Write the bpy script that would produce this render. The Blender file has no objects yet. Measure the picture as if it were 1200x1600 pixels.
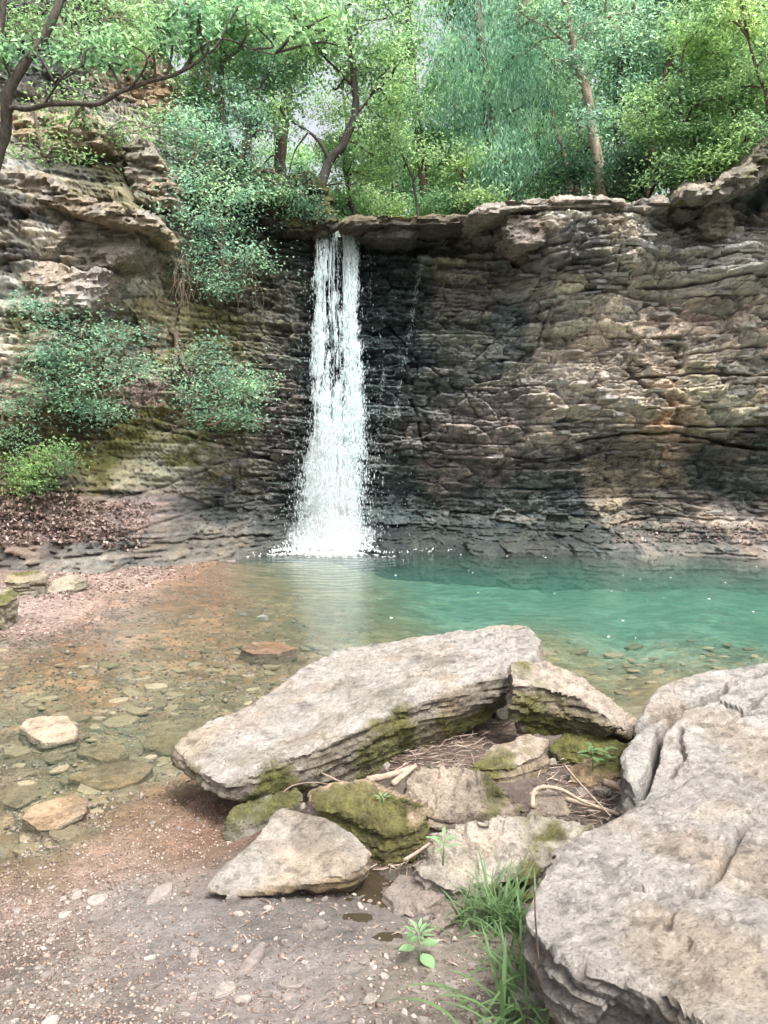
import bpy, bmesh, math, random
import numpy as np
from mathutils import Vector, Matrix

# ------------------------------------------------------------------ camera, sky, sun, exposure
R = math.radians
SC = bpy.context.scene
COL = SC.collection
CAM_Z, FPX, HORIZON = 2.0, 1200.0, 715.0
PITCH = math.atan((800 - HORIZON) / FPX)
cam_d = bpy.data.cameras.new('camera')
cam = bpy.data.objects.new('camera', cam_d); COL.objects.link(cam)
cam_d.sensor_fit = 'VERTICAL'; cam_d.sensor_height = 24.0; cam_d.lens = 24.0 * FPX / 1600
cam_d.clip_start = 0.05; cam_d.clip_end = 600
cam.location = (0, 0, CAM_Z); cam.rotation_euler = (math.pi / 2 - PITCH, 0, 0)
SC.camera = cam

world = bpy.data.worlds.new('World'); SC.world = world; world.use_nodes = True
wn = world.node_tree
sky = wn.nodes.new('ShaderNodeTexSky'); sky.sky_type = 'NISHITA'; sky.sun_disc = False
SUN_EL, SUN_AZ = R(60), R(148)       # azimuth clockwise from +Y: behind the camera to the right
sky.sun_elevation = SUN_EL; sky.sun_rotation = SUN_AZ
sky.air_density = 1.0; sky.dust_density = 10.0; sky.ozone_density = 1.0
bg = wn.nodes['Background']; bg.inputs['Strength'].default_value = 0.15
hz = wn.nodes.new('ShaderNodeHueSaturation'); hz.inputs['Saturation'].default_value = .3     # thin white overcast
wn.links.new(sky.outputs[0], hz.inputs['Color']); wn.links.new(hz.outputs[0], bg.inputs['Color'])
sun_d = bpy.data.lights.new('sun', 'SUN'); sun_d.energy = 1.5; sun_d.angle = R(11); sun_d.color = (1, .985, .955)
sun = bpy.data.objects.new('sun', sun_d); COL.objects.link(sun)
sdir = Vector((math.sin(SUN_AZ) * math.cos(SUN_EL), math.cos(SUN_AZ) * math.cos(SUN_EL), math.sin(SUN_EL)))
sun.rotation_euler = sdir.to_track_quat('Z', 'Y').to_euler()
SC.view_settings.view_transform = 'Standard'; SC.view_settings.look = 'None'
SC.view_settings.gamma = 1; SC.view_settings.use_curve_mapping = False
SC.view_settings.exposure = 1.45
SC.cycles.max_bounces = 8; SC.cycles.transparent_max_bounces = 12; SC.cycles.transmission_bounces = 6
SC.cycles.diffuse_bounces = 3; SC.cycles.glossy_bounces = 3; SC.cycles.volume_bounces = 1

# ------------------------------------------------------------------ helpers: survey of the photograph
CP, SP = math.cos(PITCH), math.sin(PITCH)
def ray(u, v):
    xc, yc = (u - 600) / FPX, -(v - 800) / FPX
    return np.array([xc, CP + yc * SP, -SP + yc * CP])
def P(u, v, Y):
    d = ray(u, v); p = d * (Y / d[1]); p[2] += CAM_Z; return p
def G(u, v, z):
    d = ray(u, v); p = d * ((z - CAM_Z) / d[2]); p[2] += CAM_Z; return p
rng = np.random.default_rng(7)

# ------------------------------------------------------------------ helpers: noise
def _h(ix, iy, iz, seed):
    n = (ix.astype(np.int64) * 374761393 + iy.astype(np.int64) * 668265263 + iz.astype(np.int64) * 2147483647 + seed * 974634777) & 0xFFFFFFFF
    n = ((n ^ (n >> 13)) * 1274126177) & 0xFFFFFFFF
    n = ((n ^ (n >> 15)) * 2246822519) & 0xFFFFFFFF
    n = n ^ (n >> 14)
    return (n & 0xFFFFFF) / float(0xFFFFFF)
def noise(p, seed=0):                       # value noise, -1..1
    i = np.floor(p); f = p - i; f = f * f * (3 - 2 * f); i = i.astype(np.int64)
    r = 0
    for a in (0, 1):
        wx = f[:, 0] if a else 1 - f[:, 0]
        for b in (0, 1):
            wy = f[:, 1] if b else 1 - f[:, 1]
            for c in (0, 1):
                wz = f[:, 2] if c else 1 - f[:, 2]
                r = r + wx * wy * wz * _h(i[:, 0] + a, i[:, 1] + b, i[:, 2] + c, seed)
    return r * 2 - 1
def fbm(p, octv=4, seed=0, gain=.5, lac=2.03):
    a, s, t = 1., 0., 0.
    q = p.astype(float)
    for o in range(octv):
        s = s + a * noise(q, seed + o * 17); t += a; a *= gain; q = q * lac + 3.7
    return s / t
def vor2(x, z, seed=0):                     # returns per-cell hashes (3) and edge distance
    ix, iz = np.floor(x).astype(np.int64), np.floor(z).astype(np.int64)
    d1 = np.full(x.shape, 9.); d2 = np.full(x.shape, 9.); cx = np.zeros(x.shape, np.int64); cz = cx.copy()
    ox = np.zeros(x.shape); oz = ox.copy()
    for a in (-1, 0, 1):
        for b in (-1, 0, 1):
            jx, jz = ix + a, iz + b
            px = jx + _h(jx, jz, jx * 0, seed); pz = jz + _h(jx, jz, jx * 0 + 1, seed)
            d = np.hypot(x - px, z - pz)
            m = d < d1
            d2 = np.where(m, d1, np.minimum(d2, d)); 
            cx = np.where(m, jx, cx); cz = np.where(m, jz, cz)
            ox = np.where(m, x - px, ox); oz = np.where(m, z - pz, oz); d1 = np.where(m, d, d1)
    k = cx * 0
    return _h(cx, cz, k + 5, seed), _h(cx, cz, k + 6, seed), _h(cx, cz, k + 7, seed), d2 - d1, ox, oz
def sstep(a, b, x):
    t = np.clip((x - a) / (b - a), 0, 1); return t * t * (3 - 2 * t)
class TPS:                                   # thin plate spline through scattered survey points
    def __init__(s, pts, vals, reg=1e-3):
        s.p = np.array(pts, float); n = len(s.p)
        K = s.k(s.p, s.p) + reg * np.eye(n)
        A = np.zeros((n + 3, n + 3)); A[:n, :n] = K; A[:n, n] = 1; A[:n, n + 1:] = s.p; A[n, :n] = 1; A[n + 1:, :n] = s.p.T
        s.w = np.linalg.solve(A, np.concatenate([np.array(vals, float), np.zeros(3)]))
    def k(s, a, b):
        r2 = ((a[:, None, :] - b[None]) ** 2).sum(-1); return .5 * r2 * np.log(r2 + 1e-9)
    def __call__(s, q):
        out = np.empty(len(q)); n = len(s.p)
        for i in range(0, len(q), 20000):
            c = q[i:i + 20000]; out[i:i + 20000] = s.k(c, s.p) @ s.w[:n] + s.w[n] + c @ s.w[n + 1:]
        return out
def shepard(pts, vals, q, power=3., eps=1e-2):
    pts, vals = np.array(pts, float), np.array(vals, float)
    out = np.empty((len(q), vals.shape[1]))
    for i in range(0, len(q), 20000):
        d2 = ((q[i:i + 20000, None, :] - pts[None]) ** 2).sum(-1) + eps
        w = d2 ** (-power / 2); w /= w.sum(1, keepdims=True); out[i:i + 20000] = w @ vals
    return out

# ------------------------------------------------------------------ helpers: objects
def mesh_obj(name, V, F, mat, parent=None, smooth=True, base=None, col=None, wet=None):
    V = np.asarray(V, float)
    if base is not None: V = V - np.asarray(base, float)
    me = bpy.data.meshes.new(name)
    if isinstance(F, np.ndarray):
        me.vertices.add(len(V)); me.vertices.foreach_set('co', V.astype(np.float32).ravel())
        k = F.shape[1]; me.loops.add(F.size); me.loops.foreach_set('vertex_index', F.astype(np.int32).ravel())
        me.polygons.add(len(F)); me.polygons.foreach_set('loop_start', np.arange(0, F.size, k, dtype=np.int32))
        me.update(calc_edges=True)
    else:
        me.from_pydata([tuple(v) for v in V], [], F); me.update()
    if smooth: me.polygons.foreach_set('use_smooth', np.ones(len(me.polygons), bool))
    if col is not None:
        a = me.color_attributes.new('Col', 'FLOAT_COLOR', 'POINT')
        c4 = np.ones((len(V), 4), np.float32); c4[:, :3] = np.clip(col, 0, 1); a.data.foreach_set('color', c4.ravel())
    if wet is not None:
        a = me.attributes.new('wet', 'FLOAT', 'POINT'); a.data.foreach_set('value', np.clip(wet, 0, 1).astype(np.float32))
    if mat is not None: me.materials.append(mat)
    o = bpy.data.objects.new(name, me); COL.objects.link(o)
    if parent is not None: o.parent = parent
    return o
def tag(o, label=None, cat=None, group=None, kind=None):
    if label: o['label'] = label
    if cat: o['category'] = cat
    if group: o['group'] = group
    if kind: o['kind'] = kind
    return o
def empty(name, loc, label=None, cat=None, group=None):
    o = bpy.data.objects.new(name, None); COL.objects.link(o); o.location = tuple(loc); o.empty_display_size = .1
    return tag(o, label, cat, group)
def tube(pts, rad, sides=8, rough=0., seed=0):
    pts = np.asarray(pts, float); n = len(pts)
    rad = np.asarray(rad, float) if np.ndim(rad) else np.full(n, rad)
    T = np.gradient(pts, axis=0); T /= np.linalg.norm(T, axis=1, keepdims=True) + 1e-9
    ref = np.array([0, 0, 1.]) if abs(T[0, 2]) < .8 else np.array([1., 0, 0])
    V = []; a = np.linspace(0, 2 * np.pi, sides, endpoint=False)
    s = np.cross(T[0], ref); s /= np.linalg.norm(s)
    for i in range(n):
        s = s - T[i] * s.dot(T[i]); s /= np.linalg.norm(s) + 1e-9; b = np.cross(T[i], s)
        r = rad[i] * (1 + rough * np.sin(a * 3 + seed + i * .7) + rough * np.sin(a * 2 + i * 1.9 + seed))
        V.append(pts[i] + np.outer(np.cos(a) * r, s) + np.outer(np.sin(a) * r, b))
    V = np.concatenate(V); F = []
    for i in range(n - 1):
        for j in range(sides):
            k = (j + 1) % sides; F.append((i * sides + j, i * sides + k, (i + 1) * sides + k, (i + 1) * sides + j))
    F.append(tuple(range(sides))[::-1]); F.append(tuple(range((n - 1) * sides, n * sides)))
    return V, F
def join(parts):
    V, F, o = [], [], 0
    for v, f in parts:
        V.append(np.asarray(v)); F += [tuple(i + o for i in q) for q in f]; o += len(v)
    return np.concatenate(V), F
def spline(pts, n=6, wob=0., seed=0):        # Catmull-Rom through the points
    p = np.asarray(pts, float); p = np.vstack([2 * p[0] - p[1], p, 2 * p[-1] - p[-2]]); out = []
    for i in range(1, len(p) - 2):
        for t in np.linspace(0, 1, n, endpoint=False):
            a, b, c, d = p[i - 1], p[i], p[i + 1], p[i + 2]
            out.append(.5 * ((2 * b) + (c - a) * t + (2 * a - 5 * b + 4 * c - d) * t * t + (3 * b - a - 3 * c + d) * t ** 3))
    out.append(p[-2]); out = np.array(out)
    if wob:
        q = out * 3 + seed * 7.3
        out = out + wob * np.stack([noise(q, seed), noise(q, seed + 1), noise(q, seed + 2)], 1)
    return out

# ------------------------------------------------------------------ materials
def nmat(name):
    m = bpy.data.materials.new(name); m.use_nodes = True
    nt = m.node_tree; b = nt.nodes['Principled BSDF']
    return m, nt, b
def N(nt, t, **kw):
    n = nt.nodes.new(t)
    for k, v in kw.items():
        if k in n.inputs: n.inputs[k].default_value = v
        else: setattr(n, k, v)
    return n
def ramp(nt, stops, fac):
    r = nt.nodes.new('ShaderNodeValToRGB'); e = r.color_ramp.elements
    while len(e) < len(stops): e.new(.5)
    for el, (p, c) in zip(e, stops): el.position = p; el.color = (*c, 1) if len(c) == 3 else c
    nt.links.new(fac, r.inputs[0]); return r.outputs[0]
def mul(nt, a, b):
    m = N(nt, 'ShaderNodeMix', data_type='RGBA', blend_type='MULTIPLY'); m.inputs[0].default_value = 1
    nt.links.new(a, m.inputs[6]); nt.links.new(b, m.inputs[7]); return m.outputs[2]
def stone_mat(name, s1, s2, bump, dark=.55, pits=False, **_k):
    return stone_mat_(name, s1, s2, bump, dark, pits, **_k)
def stone_mat_(name, s1, s2, bump, dark=.55, pits=False, light=1.45, spec=.35, stretch=(1, 1, 1), wetdark=.5, world_tex=True):
    m, nt, b = nmat(name); L = nt.links
    at = N(nt, 'ShaderNodeAttribute', attribute_name='Col'); we = N(nt, 'ShaderNodeAttribute', attribute_name='wet')
    geo = N(nt, 'ShaderNodeNewGeometry'); tc = N(nt, 'ShaderNodeTexCoord')
    mp = N(nt, 'ShaderNodeMapping'); mp.inputs['Scale'].default_value = stretch
    L.new(geo.outputs['Position'] if world_tex else tc.outputs['Object'], mp.inputs[0])
    n1 = N(nt, 'ShaderNodeTexNoise', Scale=s1, Detail=8., Roughness=.72); L.new(mp.outputs[0], n1.inputs['Vector'])
    n2 = N(nt, 'ShaderNodeTexNoise', Scale=s2, Detail=6., Roughness=.75); L.new(mp.outputs[0], n2.inputs['Vector'])
    d, l = (dark,) * 3, (light,) * 3
    c = mul(nt, at.outputs['Color'], ramp(nt, [(.3, d), (.5, (1, 1, 1)), (.72, l)], n1.outputs['Fac']))
    c = mul(nt, c, ramp(nt, [(.34, (.4, .39, .38)), (.45, (1, 1, 1)), (.58, (1.06, 1.04, 1.0)), (.7, (1.6, 1.55, 1.5))], n2.outputs['Fac']))
    L.new(c, b.inputs['Base Color'])
    r = N(nt, 'ShaderNodeMapRange'); L.new(we.outputs['Fac'], r.inputs[0]); r.inputs[3].default_value = .9; r.inputs[4].default_value = .42
    L.new(r.outputs[0], b.inputs['Roughness']); b.inputs['Specular IOR Level'].default_value = spec
    b1 = N(nt, 'ShaderNodeBump', Strength=.9, Distance=bump); L.new(n1.outputs['Fac'], b1.inputs['Height'])
    b2 = N(nt, 'ShaderNodeBump', Strength=1., Distance=bump * .4); L.new(n2.outputs['Fac'], b2.inputs['Height']); L.new(b1.outputs[0], b2.inputs['Normal'])
    nrm = b2.outputs[0]
    if pits:                                  # small solution pits and thin fissures of weathered limestone
        vo = N(nt, 'ShaderNodeTexVoronoi', Scale=38., feature='F1'); L.new(mp.outputs[0], vo.inputs['Vector'])
        n4 = N(nt, 'ShaderNodeTexNoise', Scale=9., Detail=3.); L.new(mp.outputs[0], n4.inputs['Vector'])
        pr = N(nt, 'ShaderNodeMapRange'); L.new(vo.outputs['Distance'], pr.inputs[0]); pr.inputs[1].default_value = .05; pr.inputs[2].default_value = .4
        b4 = N(nt, 'ShaderNodeBump', Strength=.55, Distance=.012); L.new(pr.outputs[0], b4.inputs['Height']); L.new(nrm, b4.inputs['Normal']); nrm = b4.outputs[0]
        n5 = N(nt, 'ShaderNodeTexNoise', Scale=5., Detail=9., Roughness=.8, Distortion=1.2); L.new(mp.outputs[0], n5.inputs['Vector'])
        ab = N(nt, 'ShaderNodeMath', operation='SUBTRACT'); L.new(n5.outputs['Fac'], ab.inputs[0]); ab.inputs[1].default_value = .5
        ac = N(nt, 'ShaderNodeMath', operation='ABSOLUTE'); L.new(ab.outputs[0], ac.inputs[0])
        fr_ = N(nt, 'ShaderNodeMapRange'); L.new(ac.outputs[0], fr_.inputs[0]); fr_.inputs[1].default_value = .0; fr_.inputs[2].default_value = .025
        b5 = N(nt, 'ShaderNodeBump', Strength=.6, Distance=.014); L.new(fr_.outputs[0], b5.inputs['Height']); L.new(nrm, b5.inputs['Normal']); nrm = b5.outputs[0]
    L.new(nrm, b.inputs['Normal'])
    return m
M_CLIFF = stone_mat('cliff_rock', 5., 26., .07, stretch=(1, 1, 1.6))
M_STONE = stone_mat('limestone', 16., 95., .034, dark=.66, light=1.25, pits=True)
M_GROUND = stone_mat('bank_soil', 17., 80., .03, dark=.6, light=1.35)
M_PEBBLE = None
def island_mat(name, stops, rough=.8, trans=0., spec=.3, obj_var=False, bump=0., tv=1.5, clump=0.):
    m, nt, b = nmat(name); L = nt.links
    g = N(nt, 'ShaderNodeNewGeometry')
    src = g.outputs['Random Per Island']
    if obj_var:
        oi = N(nt, 'ShaderNodeObjectInfo'); src = oi.outputs['Random']
    c = ramp(nt, stops, src)
    if clump:                                 # some sprays are fresher, some duller
        gc = N(nt, 'ShaderNodeNewGeometry'); nc = N(nt, 'ShaderNodeTexNoise', Scale=clump, Detail=3., Roughness=.6); L.new(gc.outputs['Position'], nc.inputs['Vector'])
        c = mul(nt, c, ramp(nt, [(.32, (.58, .66, .74)), (.5, (1, 1, 1)), (.68, (1.4, 1.28, 1.02))], nc.outputs['Fac']))
    if bump:
        n1 = N(nt, 'ShaderNodeTexNoise', Scale=40., Detail=6., Roughness=.7)
        geo = N(nt, 'ShaderNodeNewGeometry'); L.new(geo.outputs['Position'], n1.inputs['Vector'])
        c = mul(nt, c, ramp(nt, [(.3, (.6, .6, .6)), (.7, (1.35, 1.35, 1.35))], n1.outputs['Fac']))
        bp = N(nt, 'ShaderNodeBump', Strength=.8, Distance=bump); L.new(n1.outputs['Fac'], bp.inputs['Height']); L.new(bp.outputs[0], b.inputs['Normal'])
    L.new(c, b.inputs['Base Color']); b.inputs['Roughness'].default_value = rough; b.inputs['Specular IOR Level'].default_value = spec
    if trans:
        tr = N(nt, 'ShaderNodeBsdfTranslucent'); hs = N(nt, 'ShaderNodeHueSaturation', Saturation=1.05, Value=tv); hs.inputs['Hue'].default_value = .49
        L.new(c, hs.inputs['Color']); L.new(hs.outputs[0], tr.inputs['Color'])
        mx = N(nt, 'ShaderNodeMixShader'); mx.inputs[0].default_value = trans
        L.new(b.outputs[0], mx.inputs[1]); L.new(tr.outputs[0], mx.inputs[2]); L.new(mx.outputs[0], nt.nodes['Material Output'].inputs['Surface'])
    return m
def leaf_mat(name, dark, mid, light, trans=.42, spec=.35, rough=.5):
    return island_mat(name, [(0, dark), (.5, mid), (.85, light), (1, tuple(min(1, c * 1.35) for c in light))], rough, trans, spec, tv=2.4, clump=1.1)
L_BLUE = leaf_mat('blue_green_leaf', (.07, .13, .09), (.14, .235, .165), (.22, .34, .245), trans=.5)
L_MINT = leaf_mat('mint_leaf', (.09, .18, .13), (.18, .32, .24), (.28, .43, .34), trans=.5)
L_MID = leaf_mat('mid_green_leaf', (.07, .13, .06), (.13, .22, .1), (.2, .3, .15), trans=.5)
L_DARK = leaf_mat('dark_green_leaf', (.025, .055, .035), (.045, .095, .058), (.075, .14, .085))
L_BRIGHT = leaf_mat('bright_green_leaf', (.075, .15, .075), (.135, .24, .125), (.215, .34, .19), trans=.5)
L_YELLOW = leaf_mat('yellow_green_leaf', (.1, .17, .075), (.175, .27, .125), (.265, .37, .19), trans=.5)
L_GRASS = island_mat('grass_blade', [(0, (.3, .24, .13)), (.09, (.26, .22, .11)), (.12, (.06, .11, .04)), (.55, (.1, .17, .07)), (1, (.19, .28, .12))], .5, .4, .35, tv=1.7)
L_PALE = leaf_mat('pale_leaf', (.13, .22, .1), (.18, .29, .14), (.24, .35, .19), trans=.35)
M_LITTER = island_mat('dead_leaf', [(0, (.07, .048, .038)), (.4, (.17, .12, .1)), (.8, (.29, .21, .185)), (1, (.42, .33, .3))], .8, .1)
M_TWIG = island_mat('dry_twig', [(0, (.1, .07, .05)), (.5, (.22, .16, .125)), (1, (.42, .34, .28))], .85, bump=.004)
M_DRIFT = island_mat('driftwood', [(0, (.22, .165, .12)), (1, (.34, .265, .2))], .9, bump=.012)
def bark_mat(name, c1, c2, scale=14.):
    m, nt, b = nmat(name); L = nt.links
    tc = N(nt, 'ShaderNodeNewGeometry'); mp = N(nt, 'ShaderNodeMapping'); mp.inputs['Scale'].default_value = (1, 1, .3); L.new(tc.outputs['Position'], mp.inputs[0])
    n1 = N(nt, 'ShaderNodeTexNoise', Scale=scale, Detail=7., Roughness=.7); L.new(mp.outputs[0], n1.inputs['Vector'])
    L.new(ramp(nt, [(.3, c1), (.55, c2), (.75, tuple(x * 1.4 for x in c2))], n1.outputs['Fac']), b.inputs['Base Color'])
    b.inputs['Roughness'].default_value = .9; b.inputs['Specular IOR Level'].default_value = .2
    bp = N(nt, 'ShaderNodeBump', Strength=1., Distance=.03); L.new(n1.outputs['Fac'], bp.inputs['Height']); L.new(bp.outputs[0], b.inputs['Normal'])
    return m
B_DARK = bark_mat('dark_bark', (.018, .017, .016), (.05, .045, .04))
B_NEAR = bark_mat('weathered_bark', (.028, .024, .02), (.085, .074, .062), 22.)
B_BROWN = bark_mat('brown_bark', (.05, .038, .03), (.14, .105, .08))
B_PALE = bark_mat('peeling_bark', (.13, .085, .062), (.34, .275, .225), 6.)
B_GREY = bark_mat('grey_bark', (.07, .06, .05), (.19, .16, .13))
WATER_DENS, FALL_N = 0.62, 115000
# ------------------------------------------------------------------ ground: bank, beach and pool bed in one sheet
GP = [(100,1590,.30),(400,1590,.27),(700,1590,.30),(900,1590,.32),(400,1480,.19),(200,1450,.11),(600,1450,.18),(750,1470,.24),(60,1520,.12),(0,1395,0),(150,1332,0),
      (250,1272,0),(335,1242,-.01),(310,1320,.06),(420,1300,.1),(0,1310,-.06),(100,1250,-.07),(150,1200,-.1),(230,1150,-.12),(400,1050,-.16),(300,1000,-.13),(100,1050,-.1),
      (0,983,0),(165,932,0),(250,905,0),(345,878,0),(0,940,.14),(100,908,.17),(220,884,.12),(60,890,.25),(720,915,-.85),(860,900,-1.05),(1000,915,-1.1),(1190,930,-1.1),(620,885,-.6),
      (800,1005,-.15),(1000,1035,-.13),(950,1075,-.07),(1190,1010,-.24),(850,955,-.42),(1050,965,-.5),(540,930,-.42),(450,882,-.3),(640,965,-.4),(1190,1060,-.1),(570,965,-.3),(480,905,-.3),(430,935,-.16),(650,1150,.2),(760,1200,.24),(900,1260,.3),(700,1320,.2),
      (850,1105,.02),(1000,1150,.12),(1100,1300,.32),(1150,1100,.05),(640,1040,-.12),(560,1100,-.05),(520,1330,.1),(600,1380,.12),(650,1400,.14),(1250,1500,.4),(1300,1200,.3),
      (-200,1300,-.02),(-200,1550,.2),(-250,1000,.1),(-250,930,.3),(1400,930,-.8),(1450,1030,-.4),(-100,1130,-.05),(1400,1110,0),(480,870,-.3),(800,872,-.95),(1100,872,-1.05),(950,872,-1.05)]
def gq(x, y): y = np.maximum(y, 1.2); return np.stack([x / y * 1.2, 3. / y], -1)
gpt = [np.append(G(u, v, max(z, 0))[:2], z) for u, v, z in GP]
GT = TPS([gq(p[0], p[1]) for p in gpt], [p[2] for p in gpt], 2e-4)
def ground_z(x, y):
    z = GT(gq(x, y)); z = np.clip(z, -2.5, .6)
    p = np.stack([x, y, x * 0], 1)
    near = 1 - sstep(8, 14, y)
    z = np.where(z < -.5, -.5 - (1 - np.exp(-(-.5 - z) / .7)) * .9, z)
    z = np.where(z < -.1, -.1 + (z + .1) * .45, z)
    cob = sstep(-.02, -.06, z) * (1 - sstep(9, 12, y))
    wxp = x + .05 * noise(p * 3, 2); wyp = y + .08 * noise(p * 2.5, 4)
    k1, k2, k3, ed, ox, oy = vor2(wxp * 6.5, wyp * 8.5, 8)
    z = z + cob * (.022 * (k1 - .5) + .02 * (k2 - .5) * ox + .02 * (k3 - .5) * oy - .03 * np.exp(-(ed / .09) ** 2))
    return z + near * (.022 * fbm(p * 1.6, 3, 5) + .022 * fbm(p * 7, 3, 9) + .012 * np.abs(fbm(p * 22, 2, 10))) + .03 * fbm(p * .8, 3, 3) * (z > -.3)
ys = np.concatenate([np.linspace(-14, 1.6, 14)[:-1], 1.6 * (18.5 / 1.6) ** np.linspace(0, 1, 440)])
ug = np.concatenate([np.linspace(-3, -.62, 26)[:-1], np.linspace(-.62, .62, 400), np.linspace(.62, 3, 26)[1:]])
YY, UU = np.meshgrid(ys, ug, indexing='ij')
XX = UU * np.maximum(np.abs(YY), 4.0) * np.where(YY < 1.6, 1.4, 1)
XX = UU * np.clip(YY, 3.5, None)
gx, gy = XX.ravel(), YY.ravel(); gz = ground_z(gx, gy)
def grid_faces(r, c):
    i = np.arange(r * c).reshape(r, c)
    return np.stack([i[:-1, :-1].ravel(), i[:-1, 1:].ravel(), i[1:, 1:].ravel(), i[1:, :-1].ravel()], 1)
GC = [(100,1590,.34,.275,.24),(400,1590,.33,.27,.245),(700,1590,.34,.27,.22),(300,1500,.29,.24,.225),(500,1500,.28,.235,.215),(600,1440,.25,.205,.18),(200,1420,.30,.25,.225),(420,1420,.26,.215,.195),
      (60,1480,.34,.26,.22),(0,1410,.34,.23,.18),(150,1350,.33,.215,.16),(300,1290,.33,.19,.125),(330,1250,.27,.15,.1),(250,1260,.3,.19,.12),(100,1270,.2,.16,.1),(60,1330,.22,.16,.1),(100,1200,.2,.165,.1),
      (0,1150,.2,.155,.1),(200,1150,.19,.16,.1),(300,1080,.2,.155,.1),(100,1030,.25,.15,.09),(300,1000,.25,.15,.09),(300,940,.27,.16,.1),(450,1000,.2,.14,.085),(430,940,.22,.15,.09),(150,930,.36,.24,.2),(60,960,.36,.25,.215),
      (200,900,.33,.23,.19),(60,900,.28,.2,.16),(600,1000,.17,.14,.08),(800,1020,.22,.19,.11),(950,1050,.21,.18,.11),(1000,950,.16,.2,.15),(750,900,.16,.2,.15),(700,1160,.2,.135,.11),(800,1220,.19,.14,.115),(900,1270,.22,.165,.135),
      (560,1380,.14,.1,.07),(640,1400,.17,.13,.1),(500,1350,.12,.09,.075)]
gcp = [G(u, v, 0.05 if v > 1000 else 0) for u, v, *_ in GC]
gcol = shepard([gq(p[0], p[1]) for p in gcp], [c[2:] for c in GC], gq(gx, gy), 4., 4e-4)
gp3 = np.stack([gx, gy, gz], 1)
pat = sstep(-.15, .3, fbm(gp3 * 2.2, 4, 41))[:, None]
gcol = gcol * (0.84 + .3 * pat) * (1 + .22 * fbm(gp3 * 9, 3, 44)[:, None])
k1, k2, k3, ed, _, _ = vor2((gx + .05 * noise(np.stack([gx, gy, gx * 0], 1) * 3, 2)) * 6.5, (gy + .08 * noise(np.stack([gx, gy, gx * 0], 1) * 2.5, 4)) * 8.5, 8)
uw = (gz < -.02)[:, None]
gcol = np.where(uw, gcol * (.7 + .6 * k1[:, None]) * (1 + (k2[:, None] - .5) * [.25, 0, -.2]), gcol)
mud = sstep(.05, .3, fbm(gp3 * 1.3, 3, 77)) * (gz > .05) * (gy < 5)
gwet = np.clip(sstep(.1, .0, gz) * .9 + mud * .55, 0, 1)
gcol = gcol * (1 - .32 * mud[:, None] * np.array([.9, 1, 1.05]))
land = sstep(-.02, .03, gz)[:, None]
gcol = gcol * (1 - land * (1 - np.array([.64, .69, .715])))
GROUND = mesh_obj('ground', gp3, grid_faces(*YY.shape), M_GROUND, col=gcol, wet=gwet * .8)
tag(GROUND, 'muddy gravel bank and stony pool bed below the waterfall', 'ground', kind='structure')
GZ = gz.reshape(YY.shape)
def gz1(x, y):                              # height read back from the finished sheet
    i = int(np.clip(np.searchsorted(ys, y), 1, len(ys) - 1)); u_ = x / max(y, 3.5); j = int(np.clip(np.searchsorted(ug, u_), 1, len(ug) - 1))
    a = (y - ys[i - 1]) / (ys[i] - ys[i - 1]); b = (u_ - ug[j - 1]) / (ug[j] - ug[j - 1]); a, b = min(max(a, 0), 1), min(max(b, 0), 1)
    return float((GZ[i - 1, j - 1] * (1 - b) + GZ[i - 1, j] * b) * (1 - a) + (GZ[i, j - 1] * (1 - b) + GZ[i, j] * b) * a)

# ------------------------------------------------------------------ cliff
DP = [(1000,866,15.5),(1200,868,15.2),(800,862,15.7),(640,858,15.9),(1000,822,16.9),(1200,818,16.7),(800,830,16.9),(650,835,17.0),
      (1000,760,17.25),(1200,760,17.1),(1190,690,16.9),(950,695,16.85),(1190,640,16.0),(1000,630,16.2),(900,600,16.5),(1190,560,16.4),(1000,520,16.5),(860,520,16.7),(1000,448,16.45),(1190,448,16.25),
      (1190,412,15.45),(1000,412,15.6),(860,405,15.7),(1000,350,15.5),(850,345,15.5),(1000,320,15.75),(900,320,15.7),(800,345,15.95),(800,420,16.9),(760,470,16.9),(700,600,17.0),(780,700,16.9),(640,700,17.1),(640,500,17.3),(600,400,17.4),(690,380,17.2),
      (560,500,17.5),(560,700,17.2),(530,400,17.5),(470,420,16.9),(440,550,16.8),(440,700,16.7),(420,820,16.4),(430,862,15.9),(520,845,16.6),(330,400,16.6),(330,550,16.1),(330,700,15.9),(300,820,15.2),(320,868,14.6),
      (200,500,15.2),(200,620,14.7),(200,720,14.5),(200,800,13.8),(180,862,13.0),(100,400,14.1),(60,480,13.9),(60,600,13.6),(60,700,13.5),(60,780,12.9),(20,850,12.1),(-40,880,11.5),(-150,500,12.5),(-200,800,11),
      (100,320,14.0),(20,280,13.7),(200,345,14.5),(100,250,14.9),(30,200,15.0),(200,260,15.7),(120,150,16.4),(220,150,17.2),(100,40,18.0),(250,60,19.5),(0,60,17.),(-100,100,15.5),(300,250,16.9),(350,300,16.9),(430,300,17.0),
      (1100,300,16.4),(1190,330,16.6),(1190,270,15.4),(1290,230,14.8),(1290,600,15.8),(1290,400,15.2),(1290,800,16.2),(1350,862,14.6),(-200,250,13)]
dpt = [P(u, v, Y) for u, v, Y in DP]
DT = TPS([(p[0], p[2]) for p in dpt], [p[1] for p in dpt], 3e-3)
TOPP = [(-400,-150,17),(-100,-60,18),(100,-20,19),(200,20,19),(260,90,18.5),(300,150,18),(350,215,17.5),(400,262,17.2),(440,275,17),(480,292,17),(492,335,17),(498,364,17.2),(556,364,17.2),(566,350,17),(640,345,16.8),(725,343,16.7),
        (755,322,16.3),(800,322,15.8),(880,320,15.7),(980,320,15.75),(1045,314,16.1),(1070,292,16.3),(1120,285,16.2),(1160,255,15.8),(1200,225,15.6),(1300,150,15.4),(1500,120,15)]
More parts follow.
